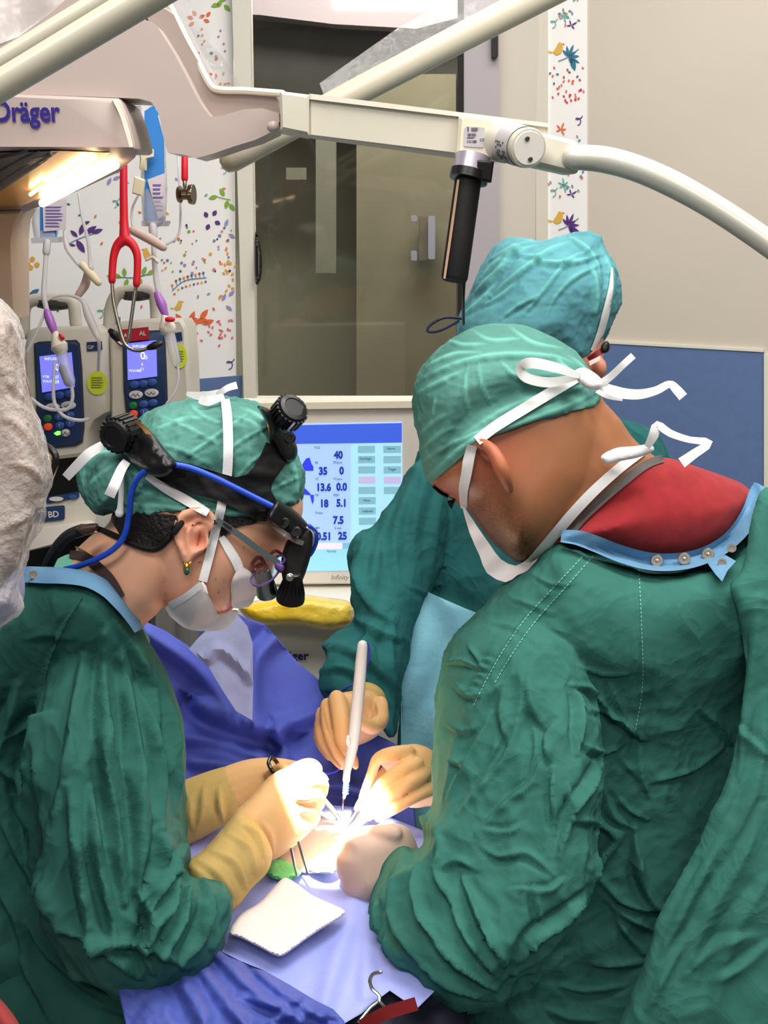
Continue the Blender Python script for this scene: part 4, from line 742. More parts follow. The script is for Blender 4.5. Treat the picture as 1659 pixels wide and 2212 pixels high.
put('bronze_edge', strap([(290, 908, 1.20), (306, 920, 1.19), (326, 944, 1.184), (340, 962, 1.184)], [5, 9, 8, 5], None), MATS['bronze'], hl)
def knob(p0, p1, r, name='adjusting_knob'):
    p0 = np.asarray(p0); p1 = np.asarray(p1); ax = unit(p1-p0); a = unit(np.cross(ax, (0, .3, 1.))); b = np.cross(ax, a); ln = np.linalg.norm(p1-p0)
    k = put(name, lathe(p0, p1, [(0, r*.8), (.05, r*.92), (.82, r*.92), (.95, r*.84), (1, r*.6), (.96, r*.55), (.96, .0003)], 40), m_black, hl)
    for i in range(22):
        t = 2*math.pi*i/22; dr_ = math.cos(t)*a+math.sin(t)*b; c = (p0+p1)/2-ax*ln*.06+dr_*r*.95
        tg = np.cross(ax, dr_); V = [c+ax*s*ln*.38+tg*u*r*.085+dr_*w_*r*.07 for s in (-1, 1) for u in (-1, 1) for w_ in (-1, 1)]
        put('rib', (V, box((0, 0, 0), (1, 1, 1))[1]), m_black, k, smooth=False)
knob(P(280, 930, 1.215), P(243, 944, 1.185), 39*1.2/FPX); knob(P(615, 902, 1.20), P(636, 878, 1.185), 37*1.2/FPX)
for x, y in ((325, 997), (626, 946), (614, 1130), (640, 1150)):
    dd = 1.172 if x < 400 else 1.178; c = P(x, y, dd+(.006 if y > 1100 else 0)); n_ = unit(CAM-c); put('rivet', lathe(c+n_*-.004, c+n_*.004, [(0, .006), (.7, .006), (1, .0045), (1, .003), (.8, .0028), (.8, .0003)], 16), m_black, hl)
put('cable_clip', strap([(318, 1000, 1.172), (345, 1004, 1.17), (352, 1016, 1.174)], [16, 22, 20], None), mat('gunmetal', (70, 64, 58), .3, .8), hl)
cs = surf(['cap_w', 'head_w', 'gown_w', 'scrub_w'], .02)
cb_pts = [(140, 1230), (172, 1222), (212, 1206), (248, 1184), (270, 1154), (279, 1110), (284, 1066), (297, 1034), (322, 1012), (352, 1003), (400, 1008), (455, 1028), (525, 1062), (596, 1098)]
put('cable', tube(PA(*(lambda q: (q[:, 0], q[:, 1], np.convolve(np.pad(cs(q[:, 0], q[:, 1]), 6, mode='edge'), np.ones(13)/13, 'valid')))(cr(cb_pts, 6))), .0031, 10), m_cable, hl)
put('front_block', puff([(594, 1080), (614, 1087), (642, 1107), (668, 1136), (670, 1148), (656, 1172), (636, 1166), (606, 1148), (574, 1122)], lambda px, py: 1.195+(px-600)*.0005, .02, 14, 4, smooth=3), m_black, hl)
put('visor', strap([(578, 1122, 1.185), (606, 1146, 1.183), (636, 1166, 1.19), (656, 1174, 1.20)], [8, 12, 12, 10], None), mat('clear_plastic', (235, 225, 220), .08, trans=.85, alpha=.75), hl)
put('lamp_arm', puff([(636, 1158), (670, 1142), (675, 1180), (664, 1226), (648, 1262), (622, 1266), (610, 1250), (608, 1205), (620, 1168)], lambda px, py: 1.215+0*px, .014, 14, 5, smooth=3), m_blackm, hl)
lp = lathe(P(634, 1236, 1.20), P(627, 1296, 1.215), [(0, .006), (.03, .0078), (.25, .0085), (.75, .0135), (.8, .0142), (.86, .0138), (.9, .0145), (1, .0143), (1, .011), (.9, .0105), (.9, .0003)], 32)
lo_ = put('lamp_head', lp, mat('black_plum', (24, 16, 20), .3), hl)
for i in range(18):
    ax0, ax1 = P(633, 1248, 1.20), P(629, 1280, 1.211); ax = unit(ax1-ax0); a = unit(np.cross(ax, (0, 1., .2))); b = np.cross(ax, a); t = 2*math.pi*i/18; dr_ = math.cos(t)*a+math.sin(t)*b
    put('cooling_fin', tube(np.array([ax0+dr_*.0085, ax1+dr_*.0134]), .0007, 5, round_ends=False), m_black, lo_)
c = P(626, 1247, 1.186); put('screw', lathe(c, c+unit(CAM-c)*.003, [(0, .0038), (.8, .0038), (1, .003), (1, .0003)], 16), m_chrome, hl)
put('front_cable', wire([(668, 1136, 1.20), (682, 1150, 1.21), (683, 1172, 1.22), (672, 1196, 1.225), (660, 1206, 1.22)], .0022), m_cable, hl)
put('front_cable', wire([(664, 1140, 1.21), (676, 1156, 1.22), (676, 1176, 1.23), (666, 1196, 1.235)], .0014), mat('wire_white', (225, 220, 240), .4), hl)
# the headlight's own beam on the operating field
sp = bpy.data.lights.new('headlight_beam', 'SPOT'); sp.energy = 640; sp.spot_size = math.radians(22); sp.spot_blend = .75; sp.shadow_soft_size = .012; sp.color = (1, .96, .88)
so = bpy.data.objects.new('headlight_beam', sp); COL.objects.link(so); so.location = P(626, 1303, 1.217)
so.rotation_euler = (Vector(P(734, 1822, 1.47))-Vector(so.location)).to_track_quat('-Z', 'Y').to_euler()
# loupe glasses
lg = thing('loupe_glasses', P(570, 1250, 1.2), 'loupe glasses with grey temple, purple rim and steel eyepiece on the bowed face', 'glasses')
put('temple', strap([(468, 1122, 1.188), (520, 1158, 1.186), (560, 1188, 1.187), (604, 1218, 1.19)], [12, 14, 13, 13], None, .004), mat('temple_grey', (72, 82, 84), .4), lg)
put('temple_slot', strap([(482, 1130, 1.181), (500, 1142, 1.181)], 5, None, .001), m_black, lg)
put('hinge', puff([(596, 1214), (614, 1222), (608, 1238), (594, 1228)], 1.186, .005, 6, 3), mat('purple_frame', (84, 58, 118), .35), lg)
put('rim', wire([(604, 1232, 1.19), (588, 1252, 1.186), (566, 1264, 1.184), (549, 1264, 1.186), (542, 1252, 1.19), (548, 1240, 1.195)], .0011), MATS['purple_frame'], lg)
put('rim', wire([(604, 1222, 1.19), (615, 1210, 1.20), (610, 1200, 1.21), (598, 1202, 1.215)], .0012), MATS['purple_frame'], lg)
put('lens', sheet([(604, 1230), (588, 1250), (566, 1262), (550, 1262), (545, 1250), (556, 1230), (585, 1214)], 1.192, .001, 10), mat('lens_clear', (250, 245, 245), .02, trans=.95, alpha=.35), lg)
put('eyepiece', lathe(P(566, 1226, 1.205), P(578, 1284, 1.225), [(0, .0055), (.05, .0072), (.12, .0072), (.14, .0078), (.95, .0112), (1, .0108), (1, .009), (.9, .0085), (.9, .0003)], 28), m_steel, lg)
put('eyecup', lathe(P(563, 1222, 1.203), P(567, 1232, 1.206), [(0, .0062), (.5, .0075), (1, .0064), (1, .0003)], 24), mat('amber_glass', (92, 44, 40), .12, coat=.5), lg)
put('nose_bracket', join(wire([(556, 1204, 1.20), (545, 1218, 1.20), (552, 1232, 1.20), (570, 1222, 1.20), (564, 1206, 1.20), (556, 1204, 1.20)], .002), wire([(580, 1200, 1.205), (596, 1190, 1.21), (612, 1200, 1.215)], .0016)), MATS['amber_glass'], lg)
cord = thing('retainer_cord', P(180, 1180, 1.2), 'black glasses retainer cord behind the ear and nape', 'cord')
cf = surf(hw+['scrub_w'], .004)
put('thin_cord', tube(PA(*(lambda q: (q[:, 0], q[:, 1], cf(q[:, 0], q[:, 1])))(cr([(392, 1130), (366, 1162), (338, 1185), (300, 1180), (255, 1160), (225, 1147), (205, 1140)], 5))), .003, 8), m_blackm, cord)
put('slider', puff([(162, 1140), (185, 1132), (212, 1132), (206, 1148), (184, 1156), (165, 1150)], 1.215, .008, 8, 4), mat('slider_brown', (64, 46, 38), .35), cord)
put('braided_cord', wire([(180, 1144, 1.22), (150, 1156, 1.22), (126, 1180, 1.23), (108, 1212, 1.25), (98, 1240, 1.27)], .0062), mat('braid_black', (30, 29, 31), .8, bump=(900, 1., .002)), cord)
# man: mask and ties
hm = ['cap_m', 'head_m']
put('mask', sheet([(996, 1084), (1004, 1096), (1030, 1136), (1058, 1176), (1082, 1208), (1114, 1222), (1150, 1214), (1168, 1200), (1140, 1232), (1118, 1242), (1092, 1258), (1052, 1238), (1036, 1200), (1014, 1150)], surf(hm, .010), .002, 5, smooth=2, wob=lambda px, py: .0015*np.sin(py/11+px/15), relax_n=10), m_mask, man)
sm = surf(hm, .004)
put('mask_tie', strap([(1020, 962), (1013, 990), (1008, 1020), (1001, 1060), (1002, 1098)], [22, 24, 22, 14], surf(hm, .005)), m_tie, man)
put('mask_tie', strap([(1030, 952), (1072, 920), (1130, 884), (1190, 848), (1240, 818), (1262, 806)], [22, 24, 24, 24, 22], sm), m_tie, man)
put('mask_tie', strap([(1098, 1232), (1132, 1222), (1158, 1202), (1196, 1158), (1240, 1106), (1288, 1056), (1340, 1010), (1388, 974)], [8, 16, 22, 23, 23, 22, 20], surf(['head_m', 'shirt_m'], .006)), m_tie, man)
put('mask_bow', join(strap([(1252, 812, 1.32), (1200, 794, 1.31), (1148, 784, 1.315), (1124, 794, 1.325), (1138, 816, 1.328), (1190, 826, 1.324), (1252, 812, 1.322)], [12, 22, 24, 20, 22, 22, 12], None), puff([(1238, 805), (1262, 794), (1296, 815), (1300, 836), (1276, 842), (1250, 826)], 1.33, .01, 10, 5)), m_tie, man)
put('mask_tie_end', strap([(1286, 836, 1.34), (1316, 816, 1.33), (1346, 788, 1.32), (1368, 768, 1.32)], [18, 16, 15, 15], None), m_tie, man)
put('mask_tie_end', strap([(1284, 826, 1.34), (1330, 846, 1.33), (1376, 852, 1.32), (1416, 844, 1.315), (1446, 830, 1.315), (1462, 842, 1.30), (1476, 858, 1.30)], [16, 24, 22, 18, 16, 20, 22], None, sub=4), m_tie, man)
put('cap_tie', strap([(1290, 842, 1.36), (1312, 856, 1.35), (1345, 862, 1.345)], [14, 10, 9], None), m_tie, man)
put('mask_bow', join(puff([(1298, 986), (1330, 968), (1370, 964), (1404, 960), (1412, 974), (1380, 988), (1340, 996), (1312, 1002)], 1.345, .005, 10, 5), strap([(1398, 966, 1.34), (1412, 940, 1.33), (1420, 918, 1.33), (1448, 936, 1.32), (1490, 950, 1.315), (1532, 956, 1.315), (1500, 980, 1.31), (1472, 1000, 1.31)], [14, 22, 18, 16, 14, 16, 20, 24], None, sub=3, smooth_d=1)), m_tie, man)
put('eyelash', sheet([(966, 1082), (984, 1078), (976, 1100), (970, 1094)], surf(hm, .003), .002, 4), m_hair, man)
put('eyebrow', strap([(934, 1050), (950, 1064), (968, 1074)], [3, 6, 5], surf(hm, .002, 1.40)), m_hair, man)
# third person: cap tie and glasses
put('cap_tie', strap([(1322, 578), (1320, 620), (1308, 680), (1294, 728), (1280, 758)], [3, 10, 16, 15, 10], surf('cap_t', .004)), m_tie, third)
tg = thing('safety_glasses', P(1300, 770, 1.8), 'dark red and black glasses temple under the turquoise cap', 'glasses')
put('temple', strap([(1270, 776, 1.80), (1290, 764, 1.79), (1312, 750, 1.80)], [9, 13, 12], None, .004), mat('dark_red', (120, 30, 36), .4), tg)
put('tip', puff([(1298, 748), (1310, 736), (1318, 746), (1314, 760), (1302, 762)], 1.79, .006, 6, 3), m_black, tg)
put('mask_edge', sheet([(1272, 780), (1296, 768), (1296, 778), (1274, 790)], 1.82, .003, 6), m_mask, third)
put('eye_cable', wire([(1000, 688, 1.80), (960, 686, 1.79), (930, 702, 1.79), (925, 716, 1.79), (950, 714, 1.79), (990, 694, 1.80)], .0022), mat('cord_navy', (22, 24, 60), .5), label='looped dark navy cord beside the turquoise cap', cat='cord')
# ================================================================== gloved hands and instruments
m_glove = mat('glove_tan', (226, 178, 122), .5, spec=.3, vary=(18, .08), bump=(120, .12, .0015), sss=.05)
m_cuff = mat('cuff_sand', (198, 168, 104), .75, spec=.2, vary=(20, .12), bump=(160, .25, .0015))
m_glove2 = mat('glove_pale', (208, 176, 160), .55, spec=.25, vary=(16, .08), bump=(120, .12, .0015))
def hand(parts, parent, m, lines=(), voxel=.0022, it=3, name='glove'):
    return body(name, parts, voxel, it, m, lines, None, parent)
# bowed surgeon, near hand: fist pinching the needle holder
hand([puff([(500, 1765), (540, 1722), (585, 1674), (622, 1658), (655, 1664), (684, 1696), (690, 1735), (682, 1765), (678, 1788), (642, 1824), (596, 1856), (562, 1858), (520, 1812)], [(520, 1800, 1.36), (600, 1750, 1.385), (680, 1740, 1.42)], .03, 60, 7),
      ptube([(606, 1690, 1.38, 18), (640, 1666, 1.385, 19), (668, 1654, 1.395, 17), (684, 1662, 1.405, 14), (682, 1680, 1.42, 12)]),
      ptube([(640, 1694, 1.375, 18), (676, 1684, 1.385, 17), (696, 1694, 1.40, 15), (694, 1716, 1.415, 13), (680, 1730, 1.42, 12)]),
      ptube([(650, 1718, 1.375, 17), (680, 1716, 1.39, 15), (692, 1732, 1.405, 13), (682, 1750, 1.42, 11)]),
      ptube([(645, 1745, 1.38, 16), (672, 1748, 1.395, 14), (682, 1764, 1.41, 12), (674, 1782, 1.42, 10)]),
      ptube([(590, 1690, 1.41, 17), (640, 1680, 1.43, 16), (682, 1674, 1.44, 13), (700, 1684, 1.445, 11)])], wom, m_glove,
     [([(566, 1775), (585, 1805), (590, 1845)], 2, 5), ([(668, 1705), (684, 1712), (694, 1722)], 1.2, 3), ([(660, 1730), (680, 1738), (688, 1746)], 1.4, 4), ([(655, 1680), (678, 1674), (690, 1682)], 1.4, 4)])
hand([puff([(396, 1872), (440, 1834), (478, 1792), (512, 1756), (545, 1764), (575, 1795), (588, 1832), (588, 1858), (576, 1888), (545, 1918), (512, 1960), (470, 1975), (420, 1930)], [(420, 1920, 1.29), (500, 1850, 1.32), (570, 1810, 1.355)], .042, 62, 7)], wom, m_cuff,
     [([(520, 1778), (556, 1800), (572, 1850)], 2.5, 7), ([(492, 1800), (535, 1830), (552, 1885)], 3, 8), ([(460, 1840), (505, 1860), (530, 1915)], 4, 9), ([(430, 1860), (470, 1885), (505, 1935)], 4, 9)], .0026, 4, 'knit_cuff')
# far hand
hand([ptube([(505, 1706, 1.50, 54), (550, 1688, 1.50, 50), (595, 1676, 1.495, 40), (640, 1672, 1.49, 28), (668, 1676, 1.48, 18)], 16),
      ptube([(585, 1674, 1.47, 14), (606, 1660, 1.455, 13), (616, 1662, 1.445, 11)]), ptube([(620, 1662, 1.49, 18), (662, 1664, 1.475, 14), (690, 1680, 1.465, 11)]), ptube([(610, 1690, 1.49, 17), (655, 1694, 1.475, 14), (682, 1706, 1.465, 11)]), ptube([(600, 1708, 1.49, 16), (645, 1716, 1.475, 13), (670, 1726, 1.465, 11)]), ptube([(590, 1722, 1.50, 15), (630, 1736, 1.485, 12), (655, 1744, 1.475, 10)])], wom, m_glove)
hand([ptube([(350, 1772, 1.50, 72), (410, 1750, 1.50, 66), (470, 1722, 1.50, 60), (520, 1700, 1.50, 52)], 18)], wom, m_cuff, [([(472, 1700), (474, 1740), (482, 1775)], 4, 6), ([(440, 1700), (436, 1750), (425, 1790)], 3.5, 8), ([(410, 1720), (412, 1770), (420, 1800)], 3, 7)], .0028, 3, 'knit_cuff')
# third person's hand around the pencil
hand([puff([(684, 1562), (694, 1530), (720, 1502), (762, 1492), (800, 1490), (826, 1512), (833, 1558), (822, 1584), (796, 1602), (768, 1612), (738, 1608), (702, 1602)], [(700, 1560, 1.62), (820, 1540, 1.64)], .032, 45, 6),
      ptube([(728, 1510, 1.60, 20), (736, 1550, 1.575, 22), (742, 1592, 1.56, 20), (752, 1620, 1.55, 15), (758, 1630, 1.545, 12)]), ptube([(708, 1525, 1.61, 18), (712, 1575, 1.59, 18), (728, 1620, 1.575, 15), (744, 1648, 1.565, 11)]),
      ptube([(696, 1540, 1.62, 15), (696, 1590, 1.61, 16), (716, 1628, 1.595, 13), (738, 1655, 1.58, 10)]), ptube([(690, 1560, 1.63, 12), (690, 1600, 1.625, 12), (712, 1634, 1.615, 11)]),
      ptube([(822, 1520, 1.62, 17), (822, 1556, 1.60, 18), (804, 1570, 1.575, 18), (784, 1564, 1.56, 15), (772, 1560, 1.555, 11)]), ptube([(752, 1630, 1.575, 12), (764, 1640, 1.57, 11), (768, 1656, 1.565, 8)])], third, m_glove,
     [([(702, 1530), (712, 1570), (730, 1610)], 2, 4), ([(792, 1520), (802, 1540), (800, 1552)], 1.8, 4), ([(808, 1512), (818, 1536), (816, 1556)], 1.8, 4)])
hand([puff([(776, 1476), (800, 1474), (824, 1488), (836, 1514), (834, 1560), (826, 1566), (800, 1520), (772, 1500)], 1.66, .03, 25, 6)], third, m_cuff, (), .0026, 3, 'knit_cuff')
pen = thing('cautery_pencil', P(745, 1752, 1.5), 'white electrosurgical pencil with blue ribbed tip and thin blade', 'pencil')
m_pen = mat('pen_white', (240, 236, 238), .3)
put('barrel', ptube([(783, 1394, 1.55, 11), (780, 1430, 1.55, 12.5), (776, 1480, 1.545, 13), (770, 1540, 1.54, 13.5), (764, 1596, 1.53, 13), (756, 1640, 1.52, 11), (750, 1664, 1.515, 8.5), (748, 1686, 1.51, 8)], 16, 4), m_pen, pen)
tip = put('tip', ptube([(748, 1686, 1.51, 6), (747, 1700, 1.51, 6), (746, 1712, 1.51, 5), (743, 1724, 1.508, 3)], 12, 3), mat('tip_blue', (96, 150, 240), .3), pen)
for k in range(5): put('ring', ptube([(748.2-k*.4, 1688+k*6, 1.51, 7), (748-k*.4, 1690.5+k*6, 1.51, 7)], 12, 1, round_ends=False), MATS['tip_blue'], tip)
put('blade', ptube([(743, 1722, 1.508, 2.2), (741, 1738, 1.506, 2.2), (740, 1752, 1.505, 2)], 8, 2), m_chrome, pen)
put('button', puff(circ(752, 1600, 6, 12, 12), 1.50, .003, 4, 3), m_pen, pen)
put('cord', wire([(783, 1392, 1.555), (792, 1390, 1.56), (797, 1404, 1.57), (795, 1428, 1.58), (786, 1460, 1.60), (770, 1470, 1.64)], .0016), mat('cord_violet', (70, 60, 190), .4), pen)
put('cord', wire([(760, 1480, 1.66), (710, 1506, 1.68), (684, 1536, 1.68), (682, 1564, 1.67), (690, 1600, 1.66)], .0014), MATS['cord_violet'], pen)
put('cord', wire([(740, 1655, 1.60), (722, 1668, 1.60), (700, 1672, 1.58)], .0014), MATS['cord_violet'], pen)
# bending man's right hand with fine forceps
hand([puff([(812, 1640), (830, 1624), (866, 1611), (902, 1607), (940, 1625), (985, 1680), (975, 1745), (930, 1742), (896, 1746), (872, 1738), (856, 1700), (840, 1670)], [(830, 1650, 1.50), (950, 1690, 1.50)], .028, 45, 6),
      ptube([(880, 1624, 1.475, 17), (842, 1630, 1.47, 17), (816, 1640, 1.475, 14), (804, 1668, 1.485, 12), (792, 1700, 1.49, 11), (782, 1724, 1.49, 9)]), ptube([(900, 1650, 1.465, 17), (858, 1668, 1.46, 15), (824, 1694, 1.465, 14), (800, 1728, 1.475, 12), (784, 1750, 1.48, 9)]),
      ptube([(915, 1672, 1.465, 17), (872, 1700, 1.455, 15), (836, 1724, 1.46, 14), (808, 1752, 1.47, 12), (798, 1766, 1.475, 9)]), ptube([(928, 1704, 1.47, 17), (888, 1726, 1.46, 14), (850, 1748, 1.46, 13), (818, 1768, 1.465, 10)]),
      ptube([(850, 1650, 1.52, 15), (815, 1690, 1.51, 14), (790, 1720, 1.505, 12), (772, 1746, 1.50, 9)])], man, m_glove,
     [([(870, 1640), (890, 1634), (862, 1650)], 1.5, 4)])
hand([puff([(733, 1812), (746, 1796), (770, 1788), (800, 1790), (842, 1778), (878, 1784), (896, 1810), (906, 1850), (890, 1900), (838, 1952), (794, 1964), (752, 1950), (738, 1914), (726, 1880), (722, 1856), (732, 1832)], [(730, 1860, 1.385), (880, 1850, 1.40)], .036, 60, 7),
      ptube([(800, 1815, 1.385, 22), (760, 1812, 1.385, 20), (746, 1822, 1.39, 15), (750, 1840, 1.40, 12)]), ptube([(790, 1850, 1.38, 24), (748, 1856, 1.385, 20), (738, 1866, 1.39, 15), (744, 1880, 1.40, 12)]), ptube([(795, 1890, 1.38, 22), (762, 1898, 1.388, 18), (750, 1910, 1.395, 14)]), ptube([(800, 1920, 1.385, 20), (772, 1932, 1.39, 16), (762, 1940, 1.40, 12)]),
      ptube([(850, 1800, 1.37, 20), (800, 1800, 1.38, 18), (764, 1800, 1.40, 13)])], man, m_glove2, [([(790, 1900), (800, 1930), (808, 1955)], 1.2, 3)], it=5)
nh = thing('needle_holder', P(735, 1780, 1.48), 'steel needle holder with ring handle in the pinching gloved hand', 'needle holder')
put('ring_handle', wire([(584, 1638, 1.455), (580, 1648, 1.45), (586, 1662, 1.445), (596, 1676, 1.45), (606, 1670, 1.465), (600, 1650, 1.47), (590, 1638, 1.462), (584, 1638, 1.455)], .0025), mat('dark_steel', (60, 58, 58), .25, .9), nh)
put('shank', ptube([(690, 1716, 1.43, 5), (712, 1742, 1.45, 6), (730, 1766, 1.47, 5), (740, 1782, 1.48, 3)], 8, 3), m_steel, nh)
put('shank', ptube([(682, 1748, 1.43, 4), (706, 1764, 1.45, 5), (732, 1776, 1.475, 4)], 8, 3), m_steel, nh)
fc = thing('tissue_forceps', P(650, 1890, 1.40), 'fine steel forceps with two prongs below the gloved fist', 'forceps')
put('prong', ptube([(618, 1800, 1.385, 3), (629, 1836, 1.385, 3), (640, 1890, 1.385, 2.4)], 8, 3), m_steel, fc); put('prong', ptube([(636, 1790, 1.39, 3), (646, 1824, 1.39, 3), (664, 1886, 1.39, 2.4)], 8, 3), m_steel, fc)
put('bridge', ptube([(618, 1800, 1.385, 3), (624, 1784, 1.387, 3.5), (636, 1790, 1.39, 3)], 8, 3), m_steel, fc)
f2 = thing('fine_forceps', P(752, 1788, 1.47), 'thin steel forceps held by the pale gloved fingertips', 'forceps')
put('prong', ptube([(786, 1728, 1.48, 2.5), (764, 1762, 1.475, 3), (746, 1786, 1.475, 1.6)], 8, 3), m_steel, f2); put('prong', ptube([(790, 1736, 1.485, 2.5), (770, 1766, 1.48, 3), (748, 1788, 1.478, 1.6)], 8, 3), m_steel, f2)
put('bridge', ptube([(786, 1728, 1.48, 2.5), (791, 1720, 1.485, 3), (790, 1736, 1.485, 2.5)], 8, 3), m_steel, f2)
# ================================================================== operating table and drapes
def lwob(lines, extra=None):
    """depth offsets of traced folds for a sheet: (points, amplitude mm, width px)"""
    def f(px, py):
        q = np.c_[px, py]; tot = np.zeros(len(q))
        for pts, amp, wd in lines:
            c = cr(pts, 5) if len(pts) > 2 else np.asarray(pts, float); best = np.full(len(q), 1e9); sg = np.zeros(len(q))
            for i in range(len(c)-1):
                ab = c[i+1]-c[i]; ln = np.linalg.norm(ab)+1e-9; t = np.clip(((q-c[i])@ab)/ln**2, 0, 1); r = q-(c[i]+t[:, None]*ab); d_ = np.linalg.norm(r, axis=1); u = d_ < best
                best[u] = d_[u]; sg[u] = np.sign(ab[0]*r[u, 1]-ab[1]*r[u, 0])
            s = best*sg; tot -= amp/1000*(np.exp(-(s/wd)**2)-.6*np.exp(-((s-2*wd)/wd)**2))
        return tot+(extra(px, py) if extra else 0)
    return f
m_dr = mat('drape_blue', (84, 98, 188), .75, spec=.2, vary=(10, .15), bump=(70, .3, .003)); m_drg = mat('drape_greyblue', (150, 158, 196), .8, spec=.15, vary=(25, .15), bump=(70, .3, .003))
m_drl = mat('drape_light', (160, 170, 238), .75, spec=.2, vary=(12, .12), bump=(250, .3, .0015)); m_drd = mat('drape_navy', (78, 94, 178), .6, spec=.3, vary=(9, .25), bump=(60, .4, .004))
TZ = 0.99
tb = put('operating_table', join(box((-.06, 1.34, TZ-.20), (.2, .42, .07)), box((-.06, 1.36, TZ-.095), (.13, .1, .14)), box((-.06, 1.36, .40), (.12, .16, .76)), box((-.06, 1.36, .03), (.18, .36, .06))), mat('table_steel', (120, 122, 126), .4, .6), label='steel operating table under the blue drapes', cat='table', smooth=False)
n3 = lambda px, py: .010*fbm(np.c_[px/120, py/120, px*0+3.1], 2)
# upright drape behind the field
put('upright_drape', sheet([(250, 1330), (318, 1344), (360, 1364), (408, 1396), (440, 1410), (480, 1370), (506, 1322), (540, 1338), (572, 1348), (596, 1374), (620, 1404), (645, 1432), (688, 1468), (700, 1500), (760, 1560), (880, 1620), (900, 1790), (800, 1830), (640, 1830), (440, 1830), (350, 1700)], [(250, 1340, 1.62), (500, 1340, 1.70), (690, 1470, 1.76), (400, 1600, 1.67), (640, 1640, 1.68), (850, 1660, 1.68), (500, 1800, 1.60), (800, 1800, 1.58)], .003, 7,
    wob=lwob([([(440, 1520), (500, 1555), (560, 1570), (605, 1576)], 42, 20), ([(400, 1590), (480, 1600), (560, 1630), (600, 1640)], 20, 16), ([(600, 1580), (614, 1620), (612, 1680)], 30, 13), ([(604, 1370), (560, 1420), (548, 1470), (546, 1540)], 20, 16), ([(620, 1560), (680, 1540), (700, 1520)], 18, 14), ([(640, 1700), (760, 1700), (820, 1740)], 16, 14), ([(320, 1370), (420, 1440), (500, 1530)], 22, 16), ([(420, 1640), (500, 1650), (580, 1690)], 16, 16), ([(700, 1620), (740, 1690), (790, 1720)], 8, 16)], n3)), m_dr, label='blue surgical drape hanging upright behind the operating field', cat='drape')
put('grey_drape', sheet([(408, 1402), (430, 1376), (462, 1346), (488, 1330), (512, 1326), (534, 1352), (546, 1390), (547, 1480), (545, 1556), (510, 1536), (480, 1490), (450, 1440)], [(410, 1400, 1.60), (510, 1330, 1.62), (546, 1500, 1.60), (470, 1470, 1.59)], .003, 8, wob=lwob([([(450, 1420), (468, 1400), (505, 1420), (542, 1460)], 8, 10)], lambda px, py: .005*fbm(np.c_[px/60, py/60, px*0], 2))), m_drg, label='grey blue drape panel folded over the upright blue drape', cat='drape')
# light drape over the patient
put('patient_drape', sheet([(400, 1830), (470, 1770), (560, 1740), (660, 1735), (790, 1745), (930, 1800), (1000, 1900), (980, 2100), (900, 2180), (842, 2140), (815, 2160), (780, 2190), (742, 2212), (690, 2300), (420, 2300), (380, 2100)], lambda px, py: zdepth(TZ)(px, py)-.0, .003, 9, wob=lwob([([(700, 2160), (730, 2060), (760, 1970), (770, 1900)], 12, 22), ([(790, 2150), (790, 2050), (800, 1960)], 8, 16), ([(560, 1960), (620, 1890), (700, 1870)], 8, 22)], lambda px, py: .006*fbm(np.c_[px/90, py/90, px*0+8], 2))), m_drl, label='light blue striped drape lying over the patient below the gauze', cat='drape')
put('front_drape', sheet([(380, 2040), (440, 2052), (476, 2054), (520, 2076), (570, 2096), (620, 2124), (680, 2160), (720, 2180), (744, 2206), (752, 2260), (740, 2330), (300, 2330), (250, 2120), (320, 2060)], [(400, 2050, 1.20), (480, 2056, 1.235), (744, 2206, 1.135), (500, 2200, 1.11), (300, 2200, 1.12), (500, 2330, 1.09)], .004, 5, wob=lwob([([(470, 2060), (530, 2120), (580, 2160), (650, 2200)], 14, 14), ([(440, 2090), (480, 2150), (540, 2220)], 12, 14), ([(560, 2100), (620, 2150), (700, 2190)], 10, 11), ([(520, 2150), (590, 2170), (640, 2160)], 8, 9), ([(400, 2130), (430, 2180), (450, 2240)], 10, 16), ([(600, 2200), (650, 2180), (690, 2200)], 7, 10)], lambda px, py: .010*fbm(np.c_[px/70, py/70, px*0+5], 3))), m_drd, label='crumpled dark blue drape at the front edge of the table', cat='drape')
# gauze pad
gz = [(495, 2014), (520, 1975), (560, 1950), (590, 1918), (614, 1896), (640, 1908), (672, 1932), (710, 1950), (746, 1968), (730, 1986), (696, 2006), (660, 2030), (630, 2052), (602, 2066), (560, 2046), (520, 2026)]
put('gauze_pad', puff(gz, lambda px, py: zdepth(TZ)(px, py)-.034+.003*np.sin(px/40), .007, 12, 4, smooth=3), mat('gauze', (236, 226, 224), .9, vary=(40, .06), bump=(500, .5, .001)), label='square white gauze pad on the light blue drape', cat='gauze')
# the small patient: belly showing through the drape opening
put('patient_skin', puff([(600, 1860), (612, 1824), (640, 1790), (690, 1768), (730, 1774), (760, 1796), (764, 1820), (748, 1850), (722, 1874), (690, 1886), (640, 1884)], lambda px, py: zdepth(TZ)(px, py)-.006, .024, 45, 7), mat('infant_skin', (248, 220, 204), .45, sss=.15, attr=None, vary=(40, .1)), label='patch of bare skin at the brightly lit operating field', cat='patient')
put('green_towel', puff([(575, 1880), (590, 1860), (614, 1856), (640, 1868), (652, 1884), (630, 1900), (590, 1898)], lambda px, py: zdepth(TZ)(px, py)-.018, .010, 14, 6), mat('towel_green', (110, 196, 130), .85, bump=(200, .6, .002)), label='small green towel edge beside the lit skin', cat='towel')
put('green_swab', puff([(664, 1876), (680, 1860), (706, 1852), (728, 1862), (730, 1880), (700, 1888)], lambda px, py: zdepth(TZ)(px, py)-.024, .008, 12, 6), mat('swab_green', (168, 196, 160), .85, bump=(200, .6, .002)), label='pale green swab between fist and forceps tips', cat='swab')
tc_ = thing('towel_clamp', P(800, 2180, 1.12), 'bent steel towel clamp at the lower drape edge', 'clamp')
